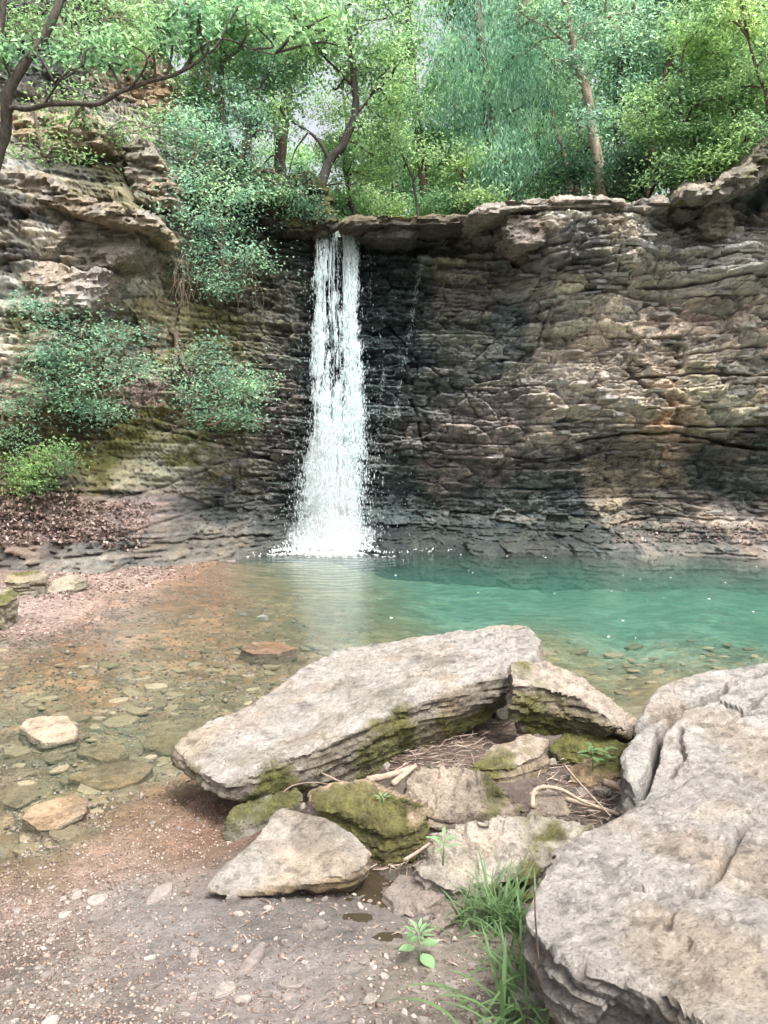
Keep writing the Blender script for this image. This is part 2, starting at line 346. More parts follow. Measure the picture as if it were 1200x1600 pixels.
tpt = np.array([P(*t) for t in TOPP])
NX, NZ, NB = 860, 400, 16
cx = np.concatenate([np.linspace(-16, -8.6, 40)[:-1], np.linspace(-8.6, 8.6, NX - 78), np.linspace(8.6, 16, 40)[1:]])
NX = len(cx)
ztop = np.interp(cx, tpt[:, 0], tpt[:, 2])
tt = np.linspace(0, 1, NZ)
CX = np.repeat(cx[None], NZ, 0); CZ = -.9 + (ztop[None] + .9) * tt[:, None]
def cliff_surface(x, z, detail=True):
    q = np.stack([x, z], 1)
    y = np.clip(DT(q), 10.5, 21)
    if not detail: return y
    p = np.stack([x, z, x * 0], 1)
    left = 1 - sstep(-3.2, -1.6, x)                        # soil and moss slope on the left, less bedded
    bed = 1 - .35 * left
    wz = z + .16 * noise(p * [.35, .5, 1], 11) + .022 * noise(p * [1.3, 1.8, 1], 12) + .012 * fbm(p * [5, 6, 1], 3, 13) + .018 * x
    wx = x + .22 * fbm(p * [1.3, 2.2, 1], 3, 14)
    d = .0 * x
    # thick beds
    r = np.random.default_rng(3); b = np.cumsum(r.uniform(.16, .62, 60)) - 1.2
    k = np.searchsorted(b, wz); lo = b[np.clip(k - 1, 0, 59)]; hi = b[np.clip(k, 0, 59)]
    f = np.clip((wz - lo) / (hi - lo + 1e-6), 0, 1)
    wk = .7 + 2.2 * _h(k, k * 0, k * 0, 31); bi = np.floor(wx / wk + 7 * _h(k, k * 0, k * 0, 32)); fr = wx / wk + 7 * _h(k, k * 0, k * 0, 32) - bi
    h = _h(k, bi, k * 0, 33); sl = _h(k, bi, k * 0, 34)
    edge = np.minimum(f, 1 - f) * (hi - lo); ex = np.minimum(fr, 1 - fr) * wk
    d += bed * (.2 * (h - .5) + .16 * (sl - .35) * (f - .5))
    d -= bed * (.11 * np.exp(-(edge / .022) ** 2) * _h(k, np.floor(wx * 1.1), k * 0, 35) + .07 * np.exp(-(ex / .03) ** 2) * (sl > .5))
    # thin flaky beds
    r = np.random.default_rng(5); b2 = np.cumsum(r.uniform(.035, .12, 260)) - 1.2
    k2 = np.searchsorted(b2, wz); lo = b2[np.clip(k2 - 1, 0, 259)]; hi = b2[np.clip(k2, 0, 259)]; f2 = np.clip((wz - lo) / (hi - lo + 1e-6), 0, 1)
    w2 = .16 + .5 * _h(k2, k2 * 0, k2 * 0, 41); b2i = np.floor(wx / w2 + 9 * _h(k2, k2 * 0, k2 * 0, 42))
    h2 = _h(k2, b2i, k2 * 0, 43)
    mid = sstep(-1.2, -.4, x) * sstep(1.3, 1.8, z) * (1 - sstep(5.0, 5.6, z)); lowz = sstep(-1.2, -.4, x) * (1 - sstep(1.3, 1.8, z)) * sstep(.45, .6, z)
    thin = (.45 + .55 * sstep(-.25, .25, noise(p * [.4, .7, 1], 15)) + .35 * sstep(5.2, 6.0, z) * (1 - left)) * (1 - .55 * mid - .7 * lowz)
    d += thin * (.13 * (h2 - .5) + .055 * (f2 - .5) * _h(k2, b2i, k2 * 0, 44))
    e2_ = np.minimum(f2, 1 - f2) * (hi - lo); d -= (.35 + .65 * thin) * (1 - .5 * mid - .6 * lowz) * .1 * np.exp(-(e2_ / .011) ** 2) * (_h(k2, np.floor(wx * 1.7), k2 * 0, 45) > .45)
    vj = wx / w2 + 9 * _h(k2, k2 * 0, k2 * 0, 42) - b2i; d -= .05 * np.exp(-(np.minimum(vj, 1 - vj) * w2 / .012) ** 2) * (h2 > .45)
    # broken plates
    a1, a2, a3, ed, ox, oz = vor2(wx * 1.6, wz * 3.4, 51)
    d += .17 * (a1 - .5) + .24 * (a2 - .5) * ox + .2 * (a3 - .1) * oz - .05 * np.exp(-(ed / .05) ** 2)
    sk = wx + .45 * wz                                     # big tilted fracture faces through the middle of the wall, rubble below
    g1, g2, g3, ged, gox, goz = vor2(sk * 1.05, wz * 1.9 - .25 * wx, 54)
    d += mid * (.16 * (g1 - .5) + .42 * (g2 - .5) * gox + .4 * (g3 - .35) * goz - .06 * np.exp(-(ged / .03) ** 2))
    r1, r2, r3, red, rox, roz = vor2(wx * 4., z * 5.2, 55)
    d += lowz * (.12 * (r1 - .5) + .2 * (r2 - .5) * rox + .2 * (r3 - .3) * roz)
    c1, c2, c3, ed2, ox2, oz2 = vor2(wx * 5.2, wz * 11, 52)
    d += .075 * (c1 - .5) + .09 * (c2 - .5) * ox2 + .09 * (c3 - .1) * oz2 - .02 * np.exp(-(ed2 / .06) ** 2)
    e1, e2, e3, ed3, ox3, oz3 = vor2(wx * 11, wz * 20, 53)
    d += .035 * (e1 - .5) + .05 * (e2 - .5) * ox3 + .05 * (e3 - .2) * oz3
    d += .16 * fbm(p * [.6, .6, 1], 3, 16) + .035 * fbm(p * [6, 9, 1], 4, 17)
    return y - d, h, h2, a1, c1, f2, ed, left
S = cliff_surface(CX.ravel(), CZ.ravel())
CY = S[0].reshape(NZ, NX)
# a few long open joints seen in the photograph (u, v) -> deep recesses along them
def seg_dist(x, z, pl):
    d = np.full(x.shape, 9.); s = np.zeros(x.shape)
    for (a, b) in zip(pl[:-1], pl[1:]):
        v = b - a; t = np.clip(((x - a[0]) * v[0] + (z - a[1]) * v[1]) / (v @ v), 0, 1)
        d = np.minimum(d, np.hypot(x - a[0] - t * v[0], z - a[1] - t * v[1]))
    return d
def depth_at(u, v):
    Y = 16.
    for _ in range(6):
        p = P(u, v, Y); Y = float(np.clip(DT(np.array([[p[0], p[2]]])), 10.5, 21)[0])
    return Y
def cz(u, v):
    p = P(u, v, depth_at(u, v)); return np.array([p[0], p[2]])
JOINTS = [([(1010,447),(1090,443),(1200,428)], .035, .4), ([(860,432),(930,450),(1010,447)], .02, .2), ([(985,575),(1005,597),(1050,632)], .03, .3), ([(985,590),(1100,583),(1200,588)], .025, .25),
          ([(860,480),(842,540),(815,560)], .02, .2), ([(1050,662),(1120,668),(1200,664)], .025, .28), ([(900,690),(950,680),(1060,676),(1200,705)], .03, .3), ([(600,500),(660,570),(720,610),(745,650)], .02, .16),
          ([(640,620),(655,660),(660,700)], .03, .2), ([(570,712),(640,702),(740,712),(860,716)], .02, .2), ([(1060,560),(1130,545),(1200,540)], .018, .18), ([(960,820),(1040,808),(1200,815)], .025, .2), ([(975,318),(972,370),(968,420)], .02, .2),
          ([(160,850),(300,800),(420,780)], .02, .15), ([(100,870),(260,845),(420,835)], .02, .2), ([(240,668),(330,690),(420,720)], .025, .2), ([(130,795),(240,765),(330,730)], .02, .15), ([(0,283),(80,305),(160,330),(235,352)], .05, .5), ([(195,270),(205,310),(240,330),(275,325)], .05, .5),
          ([(135,470),(165,425),(215,385)], .03, .3), ([(0,410),(60,405),(130,425)], .02, .25), ([(790,330),(788,370),(830,430)], .03, .3)]
xf, zf = CX.ravel(), CZ.ravel(); pz = np.stack([xf, zf, xf * 0], 1)
jx = xf + .06 * fbm(pz * 3, 3, 91); jz = zf + .05 * fbm(pz * 4, 3, 92)
dj = np.zeros(xf.shape)
for pl, w, dep in JOINTS:
    dj = np.maximum(dj, dep * np.exp(-(seg_dist(jx, jz, [cz(*q) for q in pl]) / w) ** 2))
# bulge of the caprock over the undercut
CY = CY + dj.reshape(CY.shape)
# fold back over the top
rows_x, rows_y, rows_z = [CX], [CY], [CZ]
for i in range(1, NB + 1):
    s = i / NB; off = .03 + 2.6 * s ** 1.6
    xr = cx; n = fbm(np.stack([xr * 2, np.full(NX, i * .4), xr * 0], 1), 3, 61)
    rows_x.append(xr[None]); rows_y.append((np.median(CY[-25:], 0) + off + .0 * n)[None]); rows_z.append((ztop + .05 * math.sin(min(1, s * 6) * 1.57) + .05 * n * min(1, s * 5) - .25 * s)[None])
CX2, CY2, CZ2 = np.concatenate(rows_x), np.concatenate(rows_y), np.concatenate(rows_z)
CC = [(1000,330,.4,.36,.31),(860,325,.4,.36,.31),(830,345,.34,.24,.2),(900,370,.2,.17,.15),(960,350,.3,.25,.2),(900,410,.17,.145,.13),(1050,370,.27,.24,.2),(1150,380,.34,.3,.26),(1100,415,.33,.29,.25),(1000,430,.3,.25,.2),(880,460,.4,.32,.25),
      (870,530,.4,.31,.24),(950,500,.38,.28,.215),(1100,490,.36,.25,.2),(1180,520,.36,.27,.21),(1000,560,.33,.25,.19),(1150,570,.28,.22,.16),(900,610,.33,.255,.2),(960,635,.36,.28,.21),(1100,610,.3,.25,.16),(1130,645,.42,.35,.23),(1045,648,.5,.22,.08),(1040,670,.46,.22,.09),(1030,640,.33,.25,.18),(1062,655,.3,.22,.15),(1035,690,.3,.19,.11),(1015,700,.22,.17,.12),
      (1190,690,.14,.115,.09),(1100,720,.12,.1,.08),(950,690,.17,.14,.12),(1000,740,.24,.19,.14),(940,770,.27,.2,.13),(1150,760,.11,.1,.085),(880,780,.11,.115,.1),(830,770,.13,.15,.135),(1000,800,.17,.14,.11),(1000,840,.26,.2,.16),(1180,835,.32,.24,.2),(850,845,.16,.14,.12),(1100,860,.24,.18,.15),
      (700,850,.14,.14,.11),(740,790,.13,.14,.13),(640,790,.09,.105,.1),(620,740,.11,.12,.115),(600,840,.08,.1,.1),(700,730,.26,.19,.165),(780,700,.3,.21,.18),(720,660,.25,.19,.17),(780,640,.27,.2,.175),(840,680,.3,.22,.185),(640,680,.15,.145,.14),(610,640,.11,.13,.13),(690,590,.15,.155,.145),(760,560,.19,.21,.19),
      (800,500,.2,.24,.24),(730,500,.19,.21,.17),(720,450,.26,.2,.16),(740,470,.28,.21,.17),(700,410,.16,.16,.11),(780,400,.15,.15,.12),(770,350,.22,.19,.15),(640,370,.08,.085,.075),(600,430,.055,.075,.075),(640,460,.06,.085,.085),(590,520,.06,.09,.095),(640,560,.09,.115,.12),(580,620,.07,.1,.105),
      (530,450,.05,.07,.07),(530,600,.06,.085,.09),(470,400,.07,.07,.06),(450,450,.13,.115,.09),(430,520,.16,.135,.1),(470,560,.1,.1,.085),(440,600,.16,.13,.11),(470,680,.12,.12,.11),(420,690,.17,.135,.12),(440,760,.09,.1,.095),(400,780,.11,.11,.105),(350,790,.1,.11,.105),(420,840,.09,.095,.09),(320,840,.15,.13,.11),
      (380,440,.13,.12,.075),(330,480,.15,.14,.05),(290,450,.14,.125,.05),(240,490,.26,.22,.13),(330,560,.19,.17,.08),(250,560,.22,.17,.1),(280,640,.17,.14,.07),(230,600,.2,.13,.11),(350,650,.14,.115,.085),(300,700,.26,.22,.15),(360,710,.17,.15,.12),(200,680,.13,.115,.03),(120,660,.12,.1,.03),(80,640,.16,.13,.05),(150,730,.18,.15,.06),
      (60,700,.13,.11,.035),(220,740,.19,.17,.1),(100,770,.14,.1,.07),(30,800,.2,.13,.11),(150,810,.23,.15,.13),(230,800,.26,.17,.15),(60,840,.2,.14,.12),(180,862,.2,.165,.13),(300,865,.2,.17,.14),(380,866,.17,.14,.11),(20,880,.2,.15,.12),
      (20,470,.42,.38,.34),(60,440,.42,.38,.33),(130,440,.38,.33,.28),(30,530,.44,.37,.27),(60,570,.4,.33,.23),(30,610,.38,.28,.2),(20,400,.2,.165,.14),(120,395,.3,.26,.2),(170,380,.33,.28,.21),(190,430,.36,.31,.24),(55,375,.46,.4,.33),(30,340,.15,.12,.1),(100,330,.3,.25,.16),(160,320,.2,.165,.07),(60,285,.38,.32,.22),
      (20,260,.36,.33,.3),(80,260,.3,.25,.19),(130,240,.17,.15,.05),(180,270,.14,.14,.05),(215,250,.38,.31,.22),(60,200,.42,.32,.2),(120,210,.4,.31,.21),(180,200,.34,.3,.24),(250,240,.34,.3,.26),(240,130,.44,.29,.16),(215,110,.38,.26,.16),(80,110,.17,.17,.16),(140,80,.14,.15,.14),(40,60,.12,.12,.11),(200,60,.12,.11,.05),(230,210,.36,.31,.25),
      (300,330,.12,.11,.08),(400,320,.09,.08,.06),(440,290,.07,.065,.03),(480,320,.07,.065,.03),(490,350,.1,.09,.07),(1100,320,.18,.16,.13),(1150,300,.15,.14,.12),(1190,300,.07,.065,.06),(1190,240,.25,.22,.2),(1150,260,.2,.17,.09),(1190,350,.28,.25,.21),(1280,500,.34,.25,.2),(1280,300,.2,.18,.15),(-100,500,.34,.28,.22),(-100,750,.14,.11,.05),(-100,250,.34,.3,.25)]
cq = [cz(u, v) for u, v, *_ in CC]
x2, y2, z2 = CX2.ravel(), CY2.ravel(), CZ2.ravel()
p2 = np.stack([x2, z2, x2 * 0], 1)
wq = np.stack([x2 + .22 * fbm(p2 * 2.2, 4, 71), z2 + .16 * fbm(p2 * 2.6, 4, 72)], 1)
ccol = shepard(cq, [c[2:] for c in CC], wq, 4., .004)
ext = lambda a: np.concatenate([a.reshape(NZ, NX)] + [a.reshape(NZ, NX)[-1 - 2 * i][None] for i in range(NB)]).ravel()
ccol = np.asarray(ccol)
h, h2, a1, c1 = ext(S[1]), ext(S[2]), ext(S[3]), ext(S[4])
var = (.72 + .34 * h) * (.8 + .38 * h2) * (.72 + .55 * a1) * (.8 + .4 * c1)
warm = (a1 - .5) * .14 + (c1 - .5) * .12
ccol = ccol * .72 + ccol.mean(1, keepdims=True) * .28
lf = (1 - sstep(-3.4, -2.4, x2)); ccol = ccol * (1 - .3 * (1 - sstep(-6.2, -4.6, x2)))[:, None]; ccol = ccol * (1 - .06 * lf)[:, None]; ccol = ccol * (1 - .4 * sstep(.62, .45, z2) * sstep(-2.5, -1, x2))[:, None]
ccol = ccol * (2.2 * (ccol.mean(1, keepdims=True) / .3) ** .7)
teal = sstep(.2, .1, ccol.mean(1))[:, None] * sstep(-2.6, -1.6, x2)[:, None]; ccol = ccol * (1 - teal * (1 - np.array([.86, 1.06, 1.1])))
ccol = ccol * var[:, None] * np.stack([1 + warm, 1 + 0 * warm, 1 - warm], 1) * np.array([.98, 1.03, 1.03])
ccol = 1.1 * (1 - np.exp(-ccol * 1.12 / 1.1))
# lichen and mineral flecks
fl = sstep(.32, .5, fbm(p2 * 9, 4, 73)); ccol = ccol * (1 + .35 * fl[:, None])
# moss on the left slope and shaded ledges
ml = (1 - sstep(-3.6, -2.0, x2)) * sstep(.9, 1.6, z2) * (1 - sstep(4.6, 5.4, z2))
moss = ml * sstep(-.28, .08, fbm(p2 * 1.5, 4, 81)) * sstep(-.3, .2, fbm(p2 * 7, 3, 82)) * .8
mossc = np.array([.1, .1, .022]) * (1 + .5 * fbm(p2 * 14, 3, 83))[:, None]
ccol = ccol * (1 - moss[:, None]) + mossc * moss[:, None]
wpt = [(540,500,1),(530,700,1),(600,420,.9),(620,560,1),(600,760,1),(660,640,.7),(800,510,.8),(720,560,.8),(740,430,.7),(690,400,.8),(760,640,.5),(790,560,.7),(700,780,.7),(850,790,.7),(440,780,.8),(350,800,.7),(430,600,.35),(900,400,.1),(1000,500,0),(1150,500,0),(1100,760,.35),(1000,850,.4),(900,600,.05),(250,600,0),(100,500,0),(100,800,.1),(850,350,.15),(300,850,.5),(420,450,.3),(1100,350,.2)]
cwet = shepard([cz(u, v) for u, v, _ in wpt], [[w] for *_, w in wpt], wq, 4., .05)[:, 0]
ccol = ccol * (1 - .5 * cwet * (1 - ml))[:, None]
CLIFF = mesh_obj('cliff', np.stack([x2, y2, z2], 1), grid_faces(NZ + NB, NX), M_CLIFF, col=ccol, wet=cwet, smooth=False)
tag(CLIFF, 'layered shale and limestone cliff around the pool', 'cliff', kind='structure')

# plateau above the cliff, carrying the wood
fx = np.linspace(-45, 45, 90); fy = np.concatenate([np.linspace(0, 12, 40), np.linspace(13, 90, 40)])
FY, FX = np.meshgrid(fy, fx, indexing='ij')
zt = np.interp(FX.ravel(), tpt[:, 0], tpt[:, 2]); zt = np.convolve(zt, [1], 'same')
yb = np.interp(FX.ravel(), cx, np.median(CY[-25:], 0)) + 1.4
def plateau(x, y):
    zt = np.interp(x, tpt[:, 0], tpt[:, 2]); d = np.maximum(0, y - 18)
    soft = .5 * (np.interp(x - 1, tpt[:, 0], tpt[:, 2]) + np.interp(x + 1, tpt[:, 0], tpt[:, 2]))
    w = sstep(16, 22, y); zz = zt * (1 - w) + soft * w
    p = np.stack([x, y, x * 0], 1)
    return np.minimum(zz, 15) - .18 + .07 * d + .0015 * d * d * (np.abs(x) > 0) + .25 * fbm(p * .5, 3, 101) * w
fX, fYw = FX.ravel(), FY.ravel() + yb
fV = np.stack([fX, fYw, plateau(fX, fYw)], 1)
fc = np.array([.07, .085, .035]) * (1 + .5 * fbm(fV * 1.2, 3, 102))[:, None]
tag(mesh_obj('forest_floor', fV, grid_faces(*FY.shape), M_GROUND, col=fc, wet=fX * 0), 'leafy forest floor on top of the cliff', 'ground', kind='structure')
# ------------------------------------------------------------------ rocks: outlines surveyed, remeshed, weathered
def dense(bm_mesh, voxel):
    o = bpy.data.objects.new('tmp', bm_mesh); COL.objects.link(o)
    md = o.modifiers.new('r', 'REMESH'); md.mode = 'VOXEL'; md.voxel_size = voxel; md.adaptivity = 0
    dg = bpy.context.evaluated_depsgraph_get(); ev = o.evaluated_get(dg)
    me = bpy.data.meshes.new_from_object(ev, depsgraph=dg)
    bpy.data.objects.remove(o, do_unlink=True); bpy.data.meshes.remove(bm_mesh)
    return me
def prism(ring_a, ring_b, mid=None):
    n = len(ring_a); rings = [ring_a] + ([mid] if mid is not None else []) + [ring_b]
    V = [tuple(p) for r in rings for p in r]; F = []
    for k in range(len(rings) - 1):
        for i in range(n):
            j = (i + 1) % n; F.append((k * n + i, k * n + j, (k + 1) * n + j, (k + 1) * n + i))
    ca, cb = len(V), len(V) + 1
    V += [tuple(np.mean(ring_a, 0)), tuple(np.mean(ring_b, 0))]
    for i in range(n):
        j = (i + 1) % n; F.append((ca, j, i)); F.append((cb, (len(rings) - 1) * n + i, (len(rings) - 1) * n + j))
    me = bpy.data.meshes.new('p'); me.from_pydata(V, [], F)
    bm = bmesh.new(); bm.from_mesh(me); bmesh.ops.recalc_face_normals(bm, faces=bm.faces); bm.to_mesh(me); bm.free(); me.update()
    return me
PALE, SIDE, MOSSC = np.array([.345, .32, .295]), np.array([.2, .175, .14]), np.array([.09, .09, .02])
def finish_rock(name, me, up, voxel, amp=.03, layer=.02, top=PALE, side=SIDE, moss=0., moss_dir=None, moss_low=None, seed=0, cracks=(), mat=None, wet=0., shift=None, parent=None, pit=1., lay_f=22., flat=True):
    n = len(me.vertices); V = np.empty(n * 3, np.float32); me.vertices.foreach_get('co', V); V = V.reshape(-1, 3).astype(float)
    Nn = np.empty(n * 3, np.float32); me.vertex_normals.foreach_get('vector', Nn); Nn = Nn.reshape(-1, 3).astype(float)
    up = np.asarray(up, float); up /= np.linalg.norm(up)
    ns = Nn @ up; hgt = V @ up
    sd = sstep(.75, .25, np.abs(ns))
    topness = sstep(.35, .8, ns)
    d = amp * .75 * fbm(V * 2.3, 3, seed) + amp * .5 * fbm(V * 7, 3, seed + 5) + amp * .3 * fbm(V * 22, 3, seed + 9) * pit
    hl = hgt + .05 * fbm(V * 1.6, 3, seed + 3)
    q = np.stack([hl * lay_f, V @ np.cross(up, [1, .2, .1]) * 1.2, hl * 0 + seed], 1)
    lay = noise(q, seed + 20) * .6 + noise(q * [2.3, 2.5, 1], seed + 21) * .4
    d += sd * layer * 1.5 * np.sign(lay) * np.abs(lay) ** .6
    a1, a2, a3, ed, ox, oz = vor2(V[:, 0] * 4.5 + .6 * fbm(V * 4, 2, seed + 1), V[:, 1] * 4.5 + hgt * 3 + .6 * fbm(V * 4, 2, seed + 2), seed + 60)
    # flaked terraces on top, broken facets on the sides
    tq = fbm(V * [2.1, 2.1, 1.2], 4, seed + 70, .55) * 4.2; tf = tq - np.floor(tq); terr = np.floor(tq) + sstep(.0, .16, tf)
    d += topness * amp * .42 * (terr - tq.mean())
    tq2 = fbm(V * [6, 6, 3], 3, seed + 71) * 3.5; d += topness * amp * .16 * (np.floor(tq2) + sstep(0, .2, tq2 - np.floor(tq2)))
    sx = V @ np.cross(up / np.linalg.norm(up), [.3, 1, .1]) + .5 * (V[:, 0] + V[:, 1]) + .06 * fbm(V * 5, 2, seed + 72)
    for fs, am in ((3.2, 1.), (8., .45), (18., .22)):
        b1_, b2_, b3_, be, bo, bz = vor2(sx * fs, hl * fs * 2.4, seed + 80 + int(fs))
        d += sd * amp * am * (1.5 * (b1_ - .5) + 1.6 * (b2_ - .5) * bo + 1.6 * (b3_ - .5) * bz)
    d += amp * .3 * (np.abs(fbm(V * 16, 4, seed + 75, .6)) - .2)
    d += topness * amp * .3 * (a1 - .5) * (a2 > .5)
    d += amp * .22 * fbm(V * 46, 3, seed + 11)
    w1, w2_, w3, we_, wo, wz_ = vor2(V[:, 0] * 26 + .3 * fbm(V * 12, 2, seed + 13), V[:, 1] * 26 + hgt * 9, seed + 90)
    d -= topness * .012 * np.exp(-((wo ** 2 + wz_ ** 2) / .06)) * (w1 > .72) * (amp / .03)
    cr = np.zeros(n)
    for pl, w, dep in cracks:
        pw = V[:, :2] + np.stack([.03 * fbm(V * 6, 3, seed + 7), .03 * fbm(V * 6, 3, seed + 8)], 1)
        dist = seg_dist(pw[:, 0], pw[:, 1], [np.asarray(a)[:2] for a in pl])
        cr = np.maximum(cr, dep * sstep(w * 1.7, w * .2, dist * (1 + .3 * noise(V * 9, seed + 6))))
    Dn = np.where((ns > .55)[:, None], up[None], Nn - up[None] * np.clip(ns, 0, .9)[:, None]); Dn = Dn / (np.linalg.norm(Dn, axis=1, keepdims=True) + 1e-6)
    V2 = V + Dn * d[:, None] - up * (cr * (ns > .1))[:, None]
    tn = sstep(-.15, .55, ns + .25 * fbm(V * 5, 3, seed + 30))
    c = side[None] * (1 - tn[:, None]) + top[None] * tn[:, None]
    c = c * (1 + .18 * fbm(V * 3, 3, seed + 31) + .16 * fbm(V * 12, 3, seed + 32))[:, None]
    c = c * (1 - .3 * sstep(.1, .4, fbm(V * 4 + 9, 4, seed + 33)))[:, None] * np.array([1, 1, 1])
    c = c * (1 + .12 * (a1 - .5))[:, None]
    tan = sstep(.0, .45, fbm(V * 2.6 + 4, 4, seed + 34))[:, None]; c = c * (1 - tan * (1 - np.array([.98, .88, .77])))
    c = c * (1 - .38 * sstep(.2, .42, fbm(V * 24, 3, seed + 35)))[:, None]
    if moss > 0:
        m = sstep(.18 - .5 * moss, .42 - .4 * moss, fbm(V * 3.2, 4, seed + 40) * .8 + .25 * fbm(V * 14, 3, seed + 41))
        if moss_dir is not None:
            md_ = np.asarray(moss_dir, float); md_ /= np.linalg.norm(md_); m = m * sstep(-.2, .5, Nn @ md_)
        if moss_low is not None: m = m * sstep(moss_low, moss_low - .12, hgt - hgt.max())
        V2 = V2 + Nn * (m * (.006 + .008 * np.abs(fbm(V * 45, 2, seed + 42))))[:, None]
        mc = MOSSC[None] * (1 + .7 * fbm(V * 30, 3, seed + 43) + .3 * fbm(V * 8, 2, seed + 44))[:, None]
        c = c * (1 - m[:, None] * .92) + mc * m[:, None] * .92
    base = V2.mean(0); base[2] = V2[:, 2].min()
    if parent is not None: base = np.zeros(3)
    me.vertices.foreach_set('co', (V2 - base).astype(np.float32).ravel())
    a = me.color_attributes.new('Col', 'FLOAT_COLOR', 'POINT'); c4 = np.ones((n, 4), np.float32); c4[:, :3] = np.clip(c, 0, 1); a.data.foreach_set('color', c4.ravel())
    a = me.attributes.new('wet', 'FLOAT', 'POINT'); a.data.foreach_set('value', np.full(n, wet, np.float32))
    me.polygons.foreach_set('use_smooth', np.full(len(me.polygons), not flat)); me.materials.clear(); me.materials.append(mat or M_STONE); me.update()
    me.name = name
    o = bpy.data.objects.new(name, me); COL.objects.link(o); o.location = tuple(base)
    if parent is not None: o.parent = parent
    return o
def subdiv_ring(r, n=3, jit=.0, seed=0):
    r = np.asarray(r, float); out = []
    for i in range(len(r)):
        for t in np.arange(n) / n: out.append(r[i] * (1 - t) + r[(i + 1) % len(r)] * t)
    out = np.array(out)
    if jit: out[:, :2] += jit * np.stack([noise(out * 5, seed), noise(out * 5 + 9, seed + 1)], 1)
    return out
def slab(name, outline, th, label, cat='rock', inset=.08, drop=(0, 0), voxel=.018, jit=.03, group=None, seed=0, floor=None, **kw):
    """outline: (u, v, z) round the top face; thickness downwards"""
    top = subdiv_ring([G(*p) for p in outline], 3, jit, seed)
    c = top.mean(0)
    th_ = np.array([th] * len(top)) if np.ndim(th) == 0 else np.repeat(th, 3)
    bot = c + (top - c) * (1 - inset); bot[:, 2] = top[:, 2] - th_; bot[:, 0] += drop[0]; bot[:, 1] += drop[1]
    mid = c + (top - c) * (1 + .01); mid[:, 2] = top[:, 2] - th_ * .45
    if floor is not None: bot[:, 2] = np.minimum(bot[:, 2], floor)
    e1 = top[len(top) // 3] - top[0]; e2 = top[2 * len(top) // 3] - top[0]; up = np.cross(e1, e2); up = up if up[2] > 0 else -up
    up = up / np.linalg.norm(up); up = up + np.array([0, 0, 1.]); 
    me = dense(prism(top, bot, mid), voxel)
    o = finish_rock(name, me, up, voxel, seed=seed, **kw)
    return tag(o, label, cat, group)

Sd = 100
slab('boulder', [(275,1165,.36),(300,1140,.38),(400,1095,.43),(470,1052,.46),(520,1022,.5),(600,1002,.55),(690,990,.62),(760,981,.68),(825,982,.73),(848,1000,.73),(835,1028,.70),(760,1058,.64),(690,1080,.59),(610,1110,.53),(540,1145,.48),(470,1178,.43),(400,1205,.39),(350,1222,.34),(310,1198,.34)],
     [.22,.26,.28,.3,.32,.34,.34,.34,.3,.24,.28,.36,.38,.36,.34,.3,.26,.2,.2], 'long pale limestone slab lying across the middle of the foreground', 'boulder', inset=.1, drop=(.06, .1), voxel=.017, jit=.035, seed=1,
     amp=.026, layer=.01, flat=True, moss=.5, moss_dir=(-.45, -1, -.1),
     cracks=[([G(470,1172,.44)[:2], G(540,1110,.5)[:2], G(600,1098,.53)[:2], G(660,1070,.6)[:2]], .012, .03), ([G(505,1055,.47)[:2], G(560,1045,.5)[:2], G(575,1030,.53)[:2]], .012, .02)])
slab('boulder', [(793,1046,.69),(840,1040,.7),(890,1047,.68),(930,1070,.62),(965,1095,.54),(1000,1125,.44),(985,1146,.4),(945,1116,.53),(900,1090,.6),(850,1076,.64),(800,1070,.66)],
     [.3,.3,.3,.26,.22,.14,.1,.18,.26,.3,.32], 'small dark layered boulder perched behind the right end of the long pale slab', 'boulder', inset=.06, drop=(.02, .06), voxel=.014, jit=.02, seed=2, flat=True, amp=.03, layer=.006, moss=.5, moss_dir=(.2, -1, .0), side=np.array([.17, .14, .1]), top=np.array([.36, .31, .26]))
slab('boulder', [(868,1158,.34),(890,1144,.36),(940,1150,.36),(985,1165,.34),(985,1180,.32),(930,1178,.32),(885,1172,.32)], .15, 'rounded mossy green stone tucked under the perched layered boulder', 'boulder', inset=.15, voxel=.012, jit=.01, seed=3, amp=.02, layer=.01,
     moss=.9, moss_dir=(0, -.6, .6), top=np.array([.22, .2, .13]))
slab('boulder', [(972,1215,.55),(985,1160,.6),(1000,1110,.64),(1020,1085,.66),(1060,1062,.68),(1110,1048,.7),(1165,1038,.72),(1230,1030,.74),(1330,1080,.74),(1300,1180,.66),(1200,1190,.62),(1100,1225,.56),(1040,1262,.52),(1000,1255,.5)],
     .62, 'cracked grey limestone slab at the right edge behind the big near slab', 'boulder', inset=.05, voxel=.0125, jit=.03, seed=4, flat=True, amp=.018, layer=.015, top=np.array([.345, .325, .305]),
     cracks=[([G(970,1158,.6)[:2], G(1030,1122,.62)[:2], G(1055,1112,.64)[:2], G(1110,1090,.68)[:2], G(1150,1065,.7)[:2], G(1215,1045,.72)[:2]], .02, .3), ([G(1055,1114,.64)[:2], G(1032,1150,.6)[:2], G(1022,1195,.58)[:2], G(1000,1235,.54)[:2]], .013, .26),
             ([G(1075,1120,.66)[:2], G(1130,1128,.66)[:2], G(1200,1085,.7)[:2]], .01, .06), ([G(1062,1130,.64)[:2], G(1070,1170,.62)[:2], G(1050,1210,.58)[:2]], .009, .05), ([G(1120,1090,.68)[:2], G(1170,1110,.68)[:2], G(1230,1105,.7)[:2]], .01, .08)])
